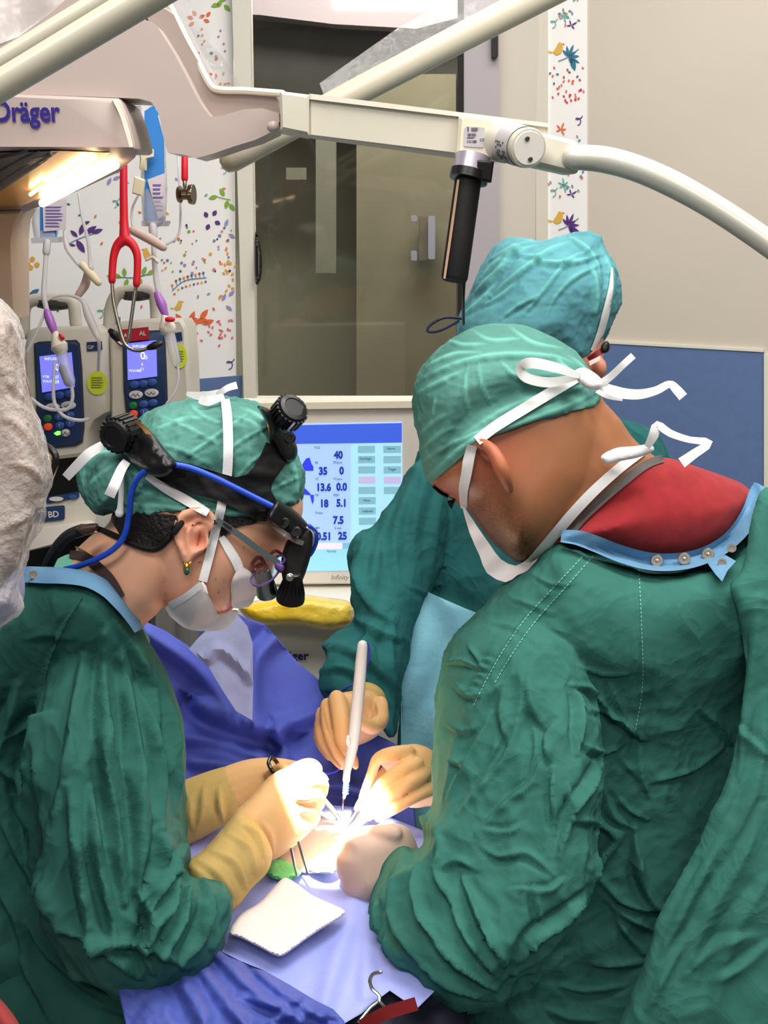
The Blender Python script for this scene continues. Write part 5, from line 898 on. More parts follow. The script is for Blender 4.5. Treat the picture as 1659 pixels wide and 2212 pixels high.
put('loop', wire([(822, 2100, 1.13), (806, 2104, 1.13), (799, 2118, 1.128), (804, 2136, 1.126), (818, 2150, 1.124), (818, 2162, 1.122), (800, 2176, 1.12), (776, 2206, 1.115)], .0018), m_chrome, tc_)
put('jaw', wire([(820, 2164, 1.12), (830, 2176, 1.118), (822, 2184, 1.118)], .0018), m_chrome, tc_)
put('red_strap', strap([(780, 2216, 1.09), (830, 2190, 1.085), (900, 2168, 1.09)], [26, 30, 30], None, .006), mat('strap_red', (120, 24, 26), .6), label='dark red strap beneath the table edge', cat='strap')
put('shade_sheet', sheet([(742, 2200), (800, 2150), (850, 2110), (930, 2120), (1010, 2160), (1010, 2360), (730, 2360)], [(742, 2200, 1.20), (900, 2120, 1.24), (1000, 2200, 1.22), (850, 2350, 1.16), (740, 2350, 1.15)], .004, 9, wob=lambda px, py: .006*fbm(np.c_[px/60, py/60, px*0+2], 2)), mat('shade_black', (22, 26, 44), .7), label='dark sheet added for the shade below the towel clamp', cat='drape')  # near-black sheet added in place of the shade under the drape edge
# ================================================================== equipment
m_wh = mat('device_white', (222, 214, 204), .38, spec=.4); m_whp = mat('hood_white', (182, 166, 160), .35, spec=.45); m_cream = mat('arm_cream', (204, 198, 182), .4)
m_navy = mat('keypad_navy', (34, 56, 96), .4); m_grip = mat('grip_dark', (52, 50, 50), .6); m_ink = mat('ink_violet', (44, 30, 120), .5)
m_shell = mat('pump_shell', (198, 192, 180), .45)
# ---- radiant warmer hood
hood = thing('radiant_warmer', P(120, 330, 1.55), 'white radiant warmer hood with glowing heater tubes', 'warmer')
HP = Plane(200, 260, 1.52)
armpoly = [(-220, -110), (200, -110), (308, 42), (326, 46), (340, 58), (372, 108), (400, 160), (424, 208), (443, 238), (456, 252), (478, 250), (527, 236), (566, 234), (603, 244), (604, 262), (592, 283), (552, 302), (506, 316), (460, 332), (422, 342), (397, 334), (362, 330), (354, 300), (349, 268), (340, 238), (326, 220), (300, 213), (120, 206), (-220, 198)]
put('arm_shell', prism(armpoly, HP, 0, .10, 0), m_whp, hood)
put('arm_back', prism([(220, -110), (330, 16), (352, 12), (370, 24), (396, 80), (440, 160), (462, 188), (490, 198), (600, 204), (612, 250), (590, 270), (460, 262), (330, 64)], HP, -.045, .10, .004), mat('shell_shade', (150, 136, 130), .4), hood)  # darker colour stands in for the shade inside the recess
put('arm_rim', wire([(340, 4, 1.55), (366, 14, 1.55), (380, 40, 1.55), (420, 118, 1.55), (452, 180, 1.55), (474, 194, 1.55), (530, 196, 1.55), (610, 202, 1.55)], .0045), m_cream, hood)
put('arm_lug', ball(P(590, 274, 1.51), (.008, .008, .007)), m_whp, hood)
put('arm_dent', puff([(322, 94), (334, 92), (344, 112), (342, 140), (334, 152), (322, 120)], 1.522, .004, 8, 4), mat('scuff', (204, 184, 168), .5), hood)
HB = Plane(100, 260, 1.50)
put('hood_body', prism([(-220, 196), (120, 206), (254, 212), (262, 222), (276, 256), (290, 308), (291, 320), (284, 326), (-220, 322)], HB, 0, .12, .004), m_whp, hood)
put('side_rib', strap([(246, 214, 1.495), (262, 244, 1.495), (274, 280, 1.495), (284, 318, 1.495)], [8, 10, 10, 8], None, .004), m_cream, hood)
und = rbf([(-220, 320, 1.50), (100, 320, 1.50), (290, 322, 1.50), (255, 372, 1.62), (60, 455, 1.85), (-220, 470, 1.9)])
put('hood_underside', sheet([(-220, 316), (286, 318), (297, 326), (292, 340), (255, 372), (160, 416), (60, 456), (20, 467), (-220, 472)], und, .02, 14), mat('underside_mauve', (176, 156, 156), .5), hood)
usf = lambda off: (lambda px, py: und(px, py)-off)
put('reflector', sheet([(-60, 336), (130, 326), (238, 330), (204, 362), (110, 418), (40, 448), (-60, 452)], usf(.006), .004, 12), mat('reflector_gold', (236, 186, 112), .22, .7), hood)
put('grille', sheet([(-60, 332), (128, 326), (100, 348), (0, 414), (-60, 440)], usf(.011), .004, 12), mat('grille_dark', (92, 88, 82), .4, .3, bump=(60, .5, .004)), hood)
for a, b in (((-20, 384), (85, 328)), ((-20, 412), (110, 334)), ((-30, 350), (60, 326))): put('grille_bar', strap([(*a, float(und(np.array([a[0]]), np.array([a[1]]))[0])-.016), (*b, float(und(np.array([b[0]]), np.array([b[1]]))[0])-.016)], 6, None, .003), m_steel, hood)
m_lampg = mat('heater_glow', (255, 240, 214), .3, emit=(255, 222, 168), estr=14)
for pts, r in ((((98, 407), (206, 338)), 5.5), (((92, 439), (250, 357)), 8.5), (((66, 420), (90, 402)), 4)):
    (x0, y0), (x1, y1) = pts; d0 = float(und(np.array([x0]), np.array([y0]))[0])-.03; d1 = float(und(np.array([x1]), np.array([y1]))[0])-.03
    put('heater_tube', ptube([(x0, y0, d0, r), ((x0+x1)/2, (y0+y1)/2, (d0+d1)/2, r), (x1, y1, d1, r)], 12, 3), m_lampg, hood)
put('post', prism([(-120, 466), (46, 452), (34, 476), (30, 520), (32, 690), (-120, 700)], Plane(0, 560, 1.86), 0, .08, .006), mat('post_peach', (196, 176, 158), .45), hood)
put('logo_text', text('Dräger', HB, -12, 262, 44, .0025, bold=.028, sx=.82), m_ink, hood, smooth=False)
# ---- lamp arm: beam, joint, curved tube, handle
ar = thing('lamp_arm', P(1000, 330, 1.5), 'cream lamp arm with joint knob, label and curved grey tube', 'lamp arm')
BP = Plane(900, 270, 1.50, yaw=4)
put('beam', prism([(664, 206), (700, 209), (1000, 246), (1186, 272), (1186, 346), (1080, 346), (985, 335), (664, 291)], BP, 0, .07, .004), m_cream, ar, smooth=False)
put('beam_end', prism([(604, 196), (668, 204), (668, 292), (606, 281)], BP, .008, .08, .004), m_cream, ar, smooth=False)
put('beam_top', prism([(668, 202), (1186, 266), (1187, 275), (668, 214)], BP, .004, .075, .002), mat('arm_lit_top', (222, 216, 200), .4), ar, smooth=False)  # paler strip paints the lit top face of the beam
put('joint_block', prism([(992, 252), (1002, 246), (1092, 262), (1092, 300), (1072, 346), (1060, 346), (986, 336)], BP, .012, .05, .004), mat('block_cream', (218, 212, 190), .4), ar, smooth=False)
jk = put('joint_knob', lathe(P(1088, 304, 1.49), P(1142, 320, 1.42), [(0, .026), (.12, .026), (.16, .0235), (.9, .0225), (.94, .0235), (1, .022), (1, .0003)], 36), m_cream, ar)
k0, k1 = P(1088, 304, 1.49), P(1142, 320, 1.42); kx = unit(k1-k0); put('end_disc', lathe(k1, k1+kx*.002, [(0, .0195), (1, .019), (1, .0003)], 32), mat('disc_white', (226, 220, 212), .35), jk)
for t in (-1.0, 1.9):
    a = unit(np.cross(kx, (0, 0, 1.))); b = np.cross(kx, a); c = k1+kx*.002+(math.cos(t)*a*.55+math.sin(t)*b)*.013; put('screw', lathe(c, c+kx*.0015, [(0, .003), (.7, .003), (1, .0022), (1, .0003)], 14), m_steel, jk)
kv, kf = lathe(k0+(k1-k0)*.36, k0+(k1-k0)*.86, [(0, .0241), (1, .0236)], 48); kf = kf[:-2]
put('knob_label', (kv, kf), mat('label_silver', (190, 186, 190), .4, .2), jk)
cb_ = unit(np.cross(kx, (0, 0, 1.))); cc_ = np.cross(kx, cb_)
def band_text(rows):
    V = []; Fc = []
    for j in range(rows):
        u = .42+.4*j/rows
        for i in range(26):
            if random.random() < .3: continue
            t0, t1 = math.radians(-10+i*8.), math.radians(-10+i*8.+6)
            for t in (t0, t1):
                for du in (0, .035): V.append(k0+(k1-k0)*(u+du)+(math.cos(t)*cb_+math.sin(t)*cc_)*.02445)
            n = len(V)-4; Fc.append((n, n+1, n+3, n+2))
    return np.array(V), Fc
put('label_print', band_text(6), mat('print_black', (40, 38, 44), .6), jk, smooth=False)
put('tube_socket', prism(rrect(1150, 282, 1252, 356, 14, skew=(0, .22)), BP, .02, .06, .006), m_cream, ar)
put('curved_tube', ptube([(1240, 340, 1.50, 26), (1300, 344, 1.50, 28), (1370, 362, 1.49, 28), (1450, 396, 1.48, 28), (1540, 446, 1.47, 27), (1640, 512, 1.46, 27), (1760, 600, 1.45, 27)], 20), mat('tube_grey', (196, 194, 184), .3, .15), ar)
lb = prism(rrect(1005, 273, 1048, 316, 4, skew=(-.08, .06)), BP, .0135, .001); st_ = put('type_label', lb, MATS['label_silver'], ar, smooth=False)
def bars(pl, off, x0, y0, x1, y1, n, vert=True, seed=1):
    r_ = random.Random(seed); V = []; Fc = []
    for i in range(n):
        if vert: a = x0+(x1-x0)*i/n; b = a+(x1-x0)/n*r_.uniform(.3, .8); q = [(a, y0), (b, y0), (b, y1), (a, y1)]
        else: a = y0+(y1-y0)*i/n; b = a+(y1-y0)/n*.5; q = [(x0, a), (x1-(x1-x0)*r_.uniform(0, .4), a), (x1-(x1-x0)*r_.uniform(0, .4), b), (x0, b)]
        m = len(V); V += [pl.at(x, y, off) for x, y in q]; Fc.append((m, m+1, m+2, m+3))
    return np.array(V), Fc
put('label_print', join(bars(BP, .0140, 1010, 288, 1030, 295, 10), bars(BP, .0140, 1009, 303, 1030, 309, 9, seed=4), bars(BP, .0140, 1018, 276, 1036, 285, 4, False), bars(BP, .0140, 1010, 274, 1016, 284, 1), bars(BP, .0140, 1009, 297, 1028, 301, 1, False), text('CE', BP, 1036, 305, 6, .0141, bold=.01)), MATS['print_black'], st_, smooth=False)
put('handle_collar', lathe(P(1022, 338, 1.49), P(1014, 380, 1.49), [(0, .022), (.9, .0225), (1, .02)], 24), mat('collar_silver', (176, 166, 184), .3, .5), ar)
put('handle_mount', prism([(1030, 344), (1068, 348), (1062, 394), (1020, 386)], Plane(1040, 370, 1.47), 0, .04, .003), m_black, ar, smooth=False)
put('handle_ring', lathe(P(1016, 372, 1.49), P(1011, 392, 1.49), [(0, .0245), (.9, .024), (1, .02)], 24), m_black, ar)
put('handle_grip', lathe(P(1012, 384, 1.49), P(981, 606, 1.49), [(0, .0165), (.5, .0165), (.97, .0165), (1, .015), (1, .0003)], 28), m_blackm, ar)
put('grip_strip', strap([(990, 388, 1.478), (976, 490, 1.478), (960, 602, 1.478)], [5, 6, 5], None, .003), mat('strip_bronze', (120, 96, 78), .3, .7), ar)
put('handle_wire', wire([(1003, 606, 1.50), (1001, 640, 1.52), (1001, 700, 1.60)], .002), m_black, ar)
# ---- diagonal suspension tubes
m_tube = mat('suspension_tube', (190, 184, 166), .32, spec=.5)
for pts, lab in (([(-900, 655, 1.02, 24), (-160, 228, 1.02, 24), (40, 112, 1.02, 24), (330, -60, 1.02, 26), (1500, -740, 1.02, 30)], 'dull cream suspension tube in the upper left corner, behind the brighter one'), ([(-900, 718, .98, 32), (-160, 280, .98, 32), (60, 150, .98, 33), (460, -90, .98, 36), (1500, -710, .98, 38)], 'bright cream suspension tube crossing the upper left corner'), ([(500, 346, 1.74, 26), (700, 236, 1.74, 28), (960, 100, 1.74, 30), (1280, -66, 1.74, 33), (1900, -388, 1.74, 36)], 'cream suspension tube rising diagonally in front of the door glass')):
    put('suspension_tube', ptube(pts, 20, 4), m_tube, label=lab, cat='tube', group='suspension tubes')
m_film = mat('clear_film', (240, 240, 240), .12, trans=.3, alpha=.16, spec=.6, bump=(25, .6, .01))
put('plastic_film', sheet([(395, -20), (452, 60), (480, 120), (520, 186), (470, 190), (440, 120), (405, 50), (380, 10)], [(400, 0, 1.45), (500, 180, 1.46), (440, 100, 1.43), (470, 150, 1.47)], .0006, 10), m_film, label='clear crinkled plastic film hanging beside the warmer arm', cat='film')
put('plastic_film', sheet([(700, 206), (900, 100), (1060, 20), (1100, -20), (1000, -20), (860, 60), (690, 180)], 1.78, .0006, 14), m_film, label='clear plastic film above the diagonal tube', cat='film')
put('plastic_film', sheet([(-60, -40), (180, -40), (120, 20), (40, 80), (-60, 130)], 1.15, .0006, 14, wob=lambda px, py: .008*np.sin(px/25)), mat('milky_film', (222, 216, 214), .2, trans=.3, alpha=.45, bump=(18, .7, .01)), label='milky plastic cover in the top left corner', cat='film')
# ---- infusion pumps
m_scr = mat('pump_screen', (130, 130, 255), .3, emit=(120, 124, 255), estr=.75); m_scrt = mat('screen_text', (215, 225, 255), .3, emit=(214, 224, 255), estr=1.0)
m_bb = mat('button_blue', (52, 84, 160), .4); m_ov = mat('button_white', (206, 202, 200), .4); m_gb = mat('button_green', (36, 120, 64), .4); m_rb = mat('button_red', (222, 76, 50), .4, emit=(222, 76, 50), estr=.25); m_st = mat('sticker_yellow', (208, 222, 62), .5)
def pump(name, label, PP, shell, key, scr, handle, grip, btns, sticker, tagbox, texts):
    o = thing(name, PP.at(*shell[len(shell)//2]), label, 'pump', 'infusion pumps on the rack')
    put('shell', prism(shell, PP, 0, .085, .006), m_shell, o)
    put('handle', tube(np.array([PP.at(x, y, -.03) for x, y in cr(handle, 6)]), .0115, 10), m_shell, o)
    put('grip', puff(grip, PP.depth(*grip[0], -.035), .018, 9, 5, smooth=0), m_grip, o)
    put('keypad_frame', prism([(x+(4 if x > np.mean([q[0] for q in key]) else -3), y+(4 if y > np.mean([q[1] for q in key]) else -4)) for x, y in key], PP, .003, .006), m_black if False else mat('keypad_rim', (60, 62, 66), .5), o)
    kp = put('keypad', prism(key, PP, .006, .008, .001), m_navy, o)
    s_ = put('screen', prism(scr, PP, .008, .003), m_scr, o, smooth=False)
    for nm, x, y, rx, ry in btns:
        put('button', prism(circ(x, y, rx, ry, 18), PP, .010, .005, .0008), dict(b=m_bb, o=m_ov, g=m_gb, r=m_rb)[nm], kp)
        if nm == 'o':
            up = x < btns[[q[0] for q in btns].index('o')][1]+5; V = []; Fc = []
            for dx in (-5, 4):
                for s in (-1, 1):
                    n = len(V); yy = 3 if up else -3; V += [PP.at(x+dx, y-yy, .0104), PP.at(x+dx+s*5, y+yy, .0104), PP.at(x+dx+s*5, y+yy+2, .0104), PP.at(x+dx, y-yy+2, .0104)]; Fc.append((n, n+1, n+2, n+3))
            put('arrow_mark', (np.array(V), Fc), m_navy, kp, smooth=False)
        if nm == 'b' and y > 885: put('mark', text('?', PP, x-3, y+4, 8, .0106), m_ov, kp, smooth=False)
    put('sticker', prism(circ(*sticker, 26), PP, .002, .001), m_st, o)
    put('sticker_print', bars(PP, .0026, sticker[0]-sticker[2]*.6, sticker[1]-12, sticker[0]+sticker[2]*.7, sticker[1]+14, 5, False, 9), mat('print_olive', (120, 130, 50), .6), o, smooth=False)
    put('name_plate', prism(tagbox, PP, .002, .001), m_navy, o, smooth=False)
    put('screen_text', join(*[text(s, PP, x, y, h, .0095, bold=.01) for s, x, y, h in texts]), m_scrt, s_, smooth=False)
    return o
P1 = Plane(130, 830, 2.2, yaw=-4, tilt=4); P2 = Plane(315, 800, 2.22, yaw=-4, tilt=4)
def bt(L): return L
p1 = pump('infusion_pump', 'beige infusion pump on the left with a round yellow sticker and empty tube loop', P1, [(58, 716), (74, 708), (150, 705), (204, 704), (218, 718), (222, 800), (225, 860), (224, 892), (200, 908), (188, 930), (186, 985), (60, 1000), (52, 860), (50, 760)],
     [(76, 746), (88, 742), (160, 738), (168, 746), (173, 800), (178, 920), (174, 952), (160, 960), (100, 967), (88, 960), (82, 900)], [(85, 770), (154, 761), (161, 836), (91, 848)], [(52, 720), (53, 670), (64, 652), (90, 647), (140, 647), (158, 656), (164, 700)], [(78, 644), (112, 640), (150, 646), (147, 668), (112, 672), (80, 664)],
     bt([('b', 106, 857, 10, 8), ('b', 128, 854, 10, 8), ('b', 149, 851, 10, 8), ('o', 113, 880, 16, 9), ('o', 147, 876, 16, 9), ('g', 102, 904, 9, 8), ('b', 127, 901, 10, 8), ('b', 150, 897, 10, 8), ('r', 103, 922, 9, 8), ('b', 129, 919, 10, 8), ('b', 151, 915, 10, 8), ('o', 141, 935, 9, 8)]), (210, 827, 22, 26), [(187, 739), (220, 737), (221, 756), (188, 759)],
     [('0', 119, 800, 14), ('87', 118, 818, 7), ('28', 118, 828, 7), ('VTBI', 92, 816, 5), ('VOLUME', 92, 826, 5), ('INFUSING', 96, 778, 6)])
put('name_text', text('GP', P1, 189, 754, 8, .004, bold=.02), m_ov, p1, smooth=False)
put('plug_light', prism([(116, 936), (124, 931), (130, 932), (130, 939), (122, 941)], P1, .009, .002), mat('led_green', (120, 255, 80), .4, emit=(120, 255, 80), estr=2), p1, smooth=False)
p2 = pump('infusion_pump', 'beige infusion pump on the right with a red AL label above its screen', P2, [(236, 730), (244, 704), (262, 694), (320, 688), (392, 688), (402, 706), (408, 790), (411, 880), (408, 1000), (238, 1000), (237, 860)],
     [(267, 726), (276, 720), (344, 717), (352, 724), (356, 800), (360, 930), (280, 940), (270, 840)], [(274, 742), (337, 735), (339, 813), (276, 821)], [(236, 720), (238, 672), (250, 640), (272, 630), (320, 628), (334, 640), (338, 690)], [(264, 626), (298, 621), (330, 624), (328, 646), (298, 651), (266, 648)],
     bt([('b', 290, 831, 10, 8), ('b', 309, 829, 10, 8), ('b', 328, 826, 10, 8), ('o', 293, 853, 15, 9), ('o', 327, 849, 15, 9), ('g', 287, 876, 9, 8), ('b', 310, 873, 10, 8), ('b', 330, 870, 10, 8), ('r', 288, 894, 9, 8), ('b', 311, 890, 10, 8)]), (388, 770, 16, 26), [(378, 719), (392, 717), (394, 735), (379, 737)],
     [('0', 303, 776, 16), ('.5', 311, 776, 8), ('0', 305, 790, 6), ('11', 303, 800, 6), ('VOLUME', 278, 803, 5), ('INFUSING', 286, 751, 6)])
rl = put('drug_label', prism([(255, 713), (320, 706), (323, 733), (258, 740)], P2, .012, .002), mat('label_red', (176, 34, 52), .45), p2, smooth=False)
put('label_text', join(text('AL', P2, 301, 724, 9, .013, bold=.03), text('AL', P2, 267, 729, 9, .013, bold=.03)), m_ov, rl, smooth=False)
put('pump_rack', prism([(222, 700), (246, 690), (246, 1020), (150, 1040), (150, 940), (226, 912)], Plane(230, 850, 2.36), 0, .06), mat('rack_slate', (98, 108, 132), .5), label='slate blue rack column behind the infusion pumps', cat='rack', smooth=False)
put('pump_rack', prism([(398, 790), (412, 790), (414, 1040), (398, 1040)], Plane(405, 850, 2.36), 0, .06), MATS['rack_slate'], label='narrow dark rack upright right of the red labelled pump', cat='rack', smooth=False)
bd = thing('syringe_pump', P(120, 1190, 2.1), 'beige pump unit with a BD plate below the infusion pumps', 'pump')
BDp = Plane(120, 1120, 2.12, yaw=-4, tilt=10)
put('shell', prism([(20, 1090), (100, 1074), (200, 1058), (206, 1100), (202, 1150), (120, 1176), (30, 1196)], BDp, 0, .12, .005), m_shell, bd)
put('control_strip', prism([(100, 1074), (170, 1062), (170, 1074), (100, 1088)], BDp, .004, .004), m_navy, bd, smooth=False)
put('button', prism(circ(121, 1078, 15, 5), BDp, .007, .004), m_ov, bd); put('button', prism(circ(157, 1073, 9, 4), BDp, .007, .004), m_bb, bd)
pp_ = put('maker_plate', prism(rrect(70, 1098, 139, 1130, 5, skew=(0, -.1)), BDp, .004, .003), m_navy, bd)
put('maker_text', join(text('BD', BDp, 104, 1118, 13, .0056, bold=.02, roll=.08), text('*', BDp, 84, 1124, 22, .0056, bold=.04)), m_ov, pp_, smooth=False)
put('ledge', prism([(10, 1152), (190, 1126), (204, 1150), (120, 1178), (20, 1200)], BDp, .02, .03, .003), m_wh, bd)
put('dark_gap_panel', prism([(20, 1000), (190, 985), (240, 1010), (240, 1060), (20, 1090)], Plane(130, 1040, 2.3), 0, .08), mat('gap_black', (22, 22, 24), .5), label='black panel filling the gap between the pumps and the lower unit', cat='shelf', smooth=False)  # black panel fills the open gap between the units
put('dark_gap_block', prism([(-60, 1185), (240, 1150), (325, 1155), (325, 1420), (-60, 1420)], Plane(130, 1230, 2.28), 0, .2), MATS['gap_black'], label='black block standing in for the shaded gap below the beige pump unit', cat='cabinet', smooth=False)  # block coloured black in place of the shade under the unit
# ---- drip bags and lines
m_bagb = mat('bag_blue', (62, 138, 218), .3, spec=.5); m_bagc = mat('bag_clear', (226, 228, 232), .15, trans=.4, alpha=.55); m_lab = mat('paper_label', (222, 214, 224), .7); m_hw = mat('ink_hand', (120, 104, 170), .6); m_pur = mat('connector_purple', (160, 100, 190), .3, spec=.5); m_tubc = mat('line_clear', (226, 222, 226), .15, trans=.25, alpha=.8); m_hold = mat('holder_grey', (196, 192, 200), .5)
D1 = 2.08
b1 = thing('drip_bag', P(105, 525, D1), 'blue drip bag with handwritten label hanging below the heater tubes', 'drip bag', 'drip bags')
Q1 = Plane(105, 490, D1)
put('bag', puff([(74, 440), (124, 436), (124, 516), (74, 518)], D1, .014, 12, 5, smooth=2), m_bagc, b1); put('tint_band', prism([(86, 442), (122, 442), (122, 516), (86, 516)], Q1, .016, .002), m_bagb, b1, smooth=False)
put('label_sheet', prism([(92, 434), (144, 430), (142, 496), (94, 500)], Q1, .020, .001), m_lab, b1, smooth=False); put('label_writing', bars(Q1, .0206, 98, 446, 138, 494, 7, False, 3), m_hw, b1, smooth=False)
put('holder', prism([(66, 514), (126, 512), (126, 524), (68, 526)], Q1, .022, .03), m_hold, b1, smooth=False)
b2 = thing('drip_bag', P(332, 490, D1), 'tall blue drip bag with slanted label beside the red stethoscope', 'drip bag', 'drip bags')
Q2 = Plane(332, 400, D1)
put('bag', puff([(276, 216), (330, 214), (352, 232), (358, 330), (358, 478), (308, 480), (304, 330), (286, 290)], D1, .014, 12, 6, smooth=2), m_bagc, b2); put('tint_band', prism([(312, 240), (334, 226), (354, 300), (357, 480), (312, 480)], Q2, .016, .002), m_bagb, b2, smooth=False)
put('label_sheet', prism([(318, 388), (356, 374), (357, 466), (342, 472)], Q2, .020, .001), m_lab, b2, smooth=False); put('label_writing', bars(Q2, .0206, 330, 398, 354, 460, 7, False, 5), m_hw, b2, smooth=False)
put('holder', prism([(305, 477), (360, 477), (359, 489), (306, 489)], Q2, .022, .03), m_hold, b2, smooth=False)
put('printed_panel', bars(Q2, .0180, 280, 216, 312, 252, 8, False, 6), mat('print_grey', (110, 110, 116), .6), b2, smooth=False)
put('port_cap', ball(P(334, 244, D1-.03), (.007, .006, .008)), mat('cap_cyan', (30, 150, 190), .3), b2)
put('film_pouch', puff([(322, 232), (336, 226), (346, 250), (352, 300), (340, 310), (328, 280)], D1-.012, .008, 8, 5), m_bagc, b2)
put('roller_clamp', prism([(296, 320), (330, 322), (330, 338), (316, 342), (314, 368), (300, 366), (302, 342)], Plane(312, 340, D1-.05), 0, .012, .002), mat('clamp_cream', (232, 222, 190), .45), label='cream plastic line clamp in front of the tall blue bag', cat='clamp')
put('roller_clamp', prism([(290, 380), (312, 388), (306, 424), (285, 418)], Plane(300, 400, D1-.05), 0, .012, .002), MATS['clamp_cream'], label='second cream line clamp lower left of the blue bag', cat='clamp')
def drip(name, label, segs):
    o = thing(name, P(*segs[0][1][0][:3]), label, 'drip line', 'drip lines')
    for nm, pts, m in segs: put(nm, ptube(pts, 10, 4), m, o)
    return o
d = 2.066
drip('drip_line', 'drip line from the left bag with purple connector, spike and chamber', [
 ('spike_port', [(102, 524, d, 8), (100, 545, d, 8)], m_hold), ('line', [(100, 545, d, 5), (97, 590, d, 5), (95, 640, d, 6), (104, 678, d, 5)], m_tubc), ('line', [(140, 500, d, 4), (145, 535, d, 6), (165, 565, d, 5), (180, 580, d, 5)], m_tubc), ('injection_port', [(178, 572, d, 8), (196, 592, d, 9), (212, 610, d, 8)], MATS['clamp_cream']),
 ('line', [(170, 420, d, 3), (178, 470, d, 3.5), (190, 520, d, 4), (194, 560, d, 4), (196, 580, d, 7)], m_tubc), ('strip', [(190, 590, d+.02, 9), (184, 615, d+.02, 10), (170, 636, d+.02, 8)], mat('strip_mauve', (200, 178, 172), .5)),
 ('line', [(100, 650, d, 3), (118, 640, d, 3), (150, 638, d, 3.5), (178, 650, d, 5), (190, 680, d, 9), (205, 715, d, 8), (214, 742, d, 4), (212, 800, d+.05, 3)], m_tubc), ('purple_connector', [(102, 674, d, 8), (108, 692, d, 10), (114, 708, d, 9), (118, 720, d, 6)], m_pur),
 ('spike', [(120, 722, d, 8), (124, 738, d, 14), (128, 748, d, 19)], m_wh), ('red_cap', [(130, 724, d-.01, 4), (135, 730, d-.01, 5)], mat('cap_red', (206, 30, 40), .35)), ('chamber', [(130, 752, d, 13), (140, 790, d, 13), (150, 824, d, 13)], m_bagc), ('chamber_core', [(134, 796, d, 8), (146, 826, d, 8)], mat('core_grey', (150, 150, 170), .4)),
 ('line', [(154, 832, d, 4), (157, 856, d, 4), (150, 880, d, 4), (130, 886, d, 4), (95, 880, d, 4), (66, 860, d, 4)], m_tubc), ('line', [(118, 780, d, 3), (115, 840, d, 4), (120, 876, d, 4), (140, 900, d, 4), (170, 908, d, 4), (190, 905, d+.05, 4)], m_tubc), ('line', [(58, 760, d, 3), (78, 720, d, 3), (100, 670, d, 3)], m_tubc)])
drip('drip_line', 'drip line from the tall bag with purple connector and red cap', [
 ('spike_port', [(330, 490, d, 9), (331, 510, d, 9)], m_hold), ('line', [(331, 510, d, 5), (333, 560, d, 5.5), (338, 610, d, 6), (344, 638, d, 5)], m_tubc), ('line', [(300, 420, d, 2.5), (286, 450, d, 2.5), (286, 485, d, 2.5), (300, 500, d, 2.5)], m_tubc), ('line', [(384, 330, d, 2.5), (388, 400, d, 2.5), (390, 470, d, 2.5), (384, 510, d, 2.5), (360, 528, d, 2.5)], m_tubc),
 ('strip', [(288, 498, d-.03, 10), (320, 514, d-.03, 11), (352, 534, d-.03, 9)], MATS['strip_mauve']), ('purple_connector', [(340, 636, d, 8), (348, 655, d, 11), (354, 672, d, 9), (358, 682, d, 7)], m_pur), ('spike', [(356, 684, d, 8), (360, 698, d, 15), (362, 708, d, 19)], m_wh), ('red_cap', [(362, 690, d-.02, 6), (372, 690, d-.02, 6)], MATS['cap_red']),
 ('chamber', [(364, 714, d, 12), (372, 748, d, 12), (380, 782, d, 10)], m_bagc), ('line', [(384, 790, d, 3), (385, 820, d, 3), (376, 850, d, 3), (360, 872, d, 3)], m_tubc), ('twist_tie', [(316, 562, d-.02, 3), (330, 556, d-.02, 4), (340, 566, d-.02, 3)], m_wh)])
ds_ = thing('drip_stand', (P(-210, 700, 2.12)[0], P(-210, 700, 2.12)[1], 0), 'steel drip stand behind the warmer hood carrying the blue bags', 'stand')
pb = P(-210, 700, 2.12); put('pole', tube(np.array([(pb[0], pb[1], 0.), (pb[0], pb[1], P(0, 120, 2.12)[2])]), .012, 12), m_steel, ds_)
put('crossbar', tube(np.array([(pb[0], pb[1], P(0, 130, 2.12)[2]), (P(350, 130, 2.12)[0], pb[1], P(0, 130, 2.12)[2])]), .007, 10), m_steel, ds_)
put('hook', wire([(318, 130, 2.11), (318, 180, 2.10), (318, 224, 2.09)], .003), m_steel, ds_); put('hook', wire([(98, 130, 2.11), (98, 300, 2.10), (98, 446, 2.085)], .003), m_steel, ds_); put('hook', wire([(268, 130, 2.10), (268, 170, 2.02), (270, 204, 1.99)], .004), m_steel, ds_)
put('base', lathe((pb[0], pb[1], 0), (pb[0], pb[1], .04), [(0, .24), (.6, .22), (1, .03)], 24), m_grip, ds_)
# ---- stethoscope
stt = thing('stethoscope', P(285, 760, 2.0), 'red stethoscope hanging over the pumps with steel earpieces', 'stethoscope'); m_red = mat('tube_red', (206, 22, 44), .45); ds = 1.98
put('tubing', ptube([(270, 200, ds, 6), (268, 280, ds, 7), (267, 400, ds, 8.5), (268, 480, ds, 9.5), (270, 516, ds, 13)], 12, 4), m_red, stt)
put('yoke', join(ptube([(270, 516, ds, 13), (254, 530, ds, 10), (246, 552, ds, 8.5), (243, 580, ds, 8), (242, 606, ds, 8)], 12, 4), ptube([(270, 516, ds, 13), (286, 528, ds, 10), (296, 550, ds, 8.5), (297, 580, ds, 8), (295, 613, ds, 8)], 12, 4)), m_red, stt)
put('ear_tube', ptube([(242, 606, ds, 4), (245, 650, ds, 4), (256, 700, ds, 4), (268, 740, ds, 4), (285, 755, ds, 4), (305, 757, ds, 4), (324, 750, ds, 4)], 10, 5), m_steel, stt)
put('ear_tube', ptube([(295, 612, ds+.02, 4), (289, 650, ds+.02, 4), (282, 700, ds+.02, 4), (276, 735, ds+.02, 4), (264, 746, ds+.02, 4), (252, 736, ds+.02, 4)], 10, 5), m_steel, stt)
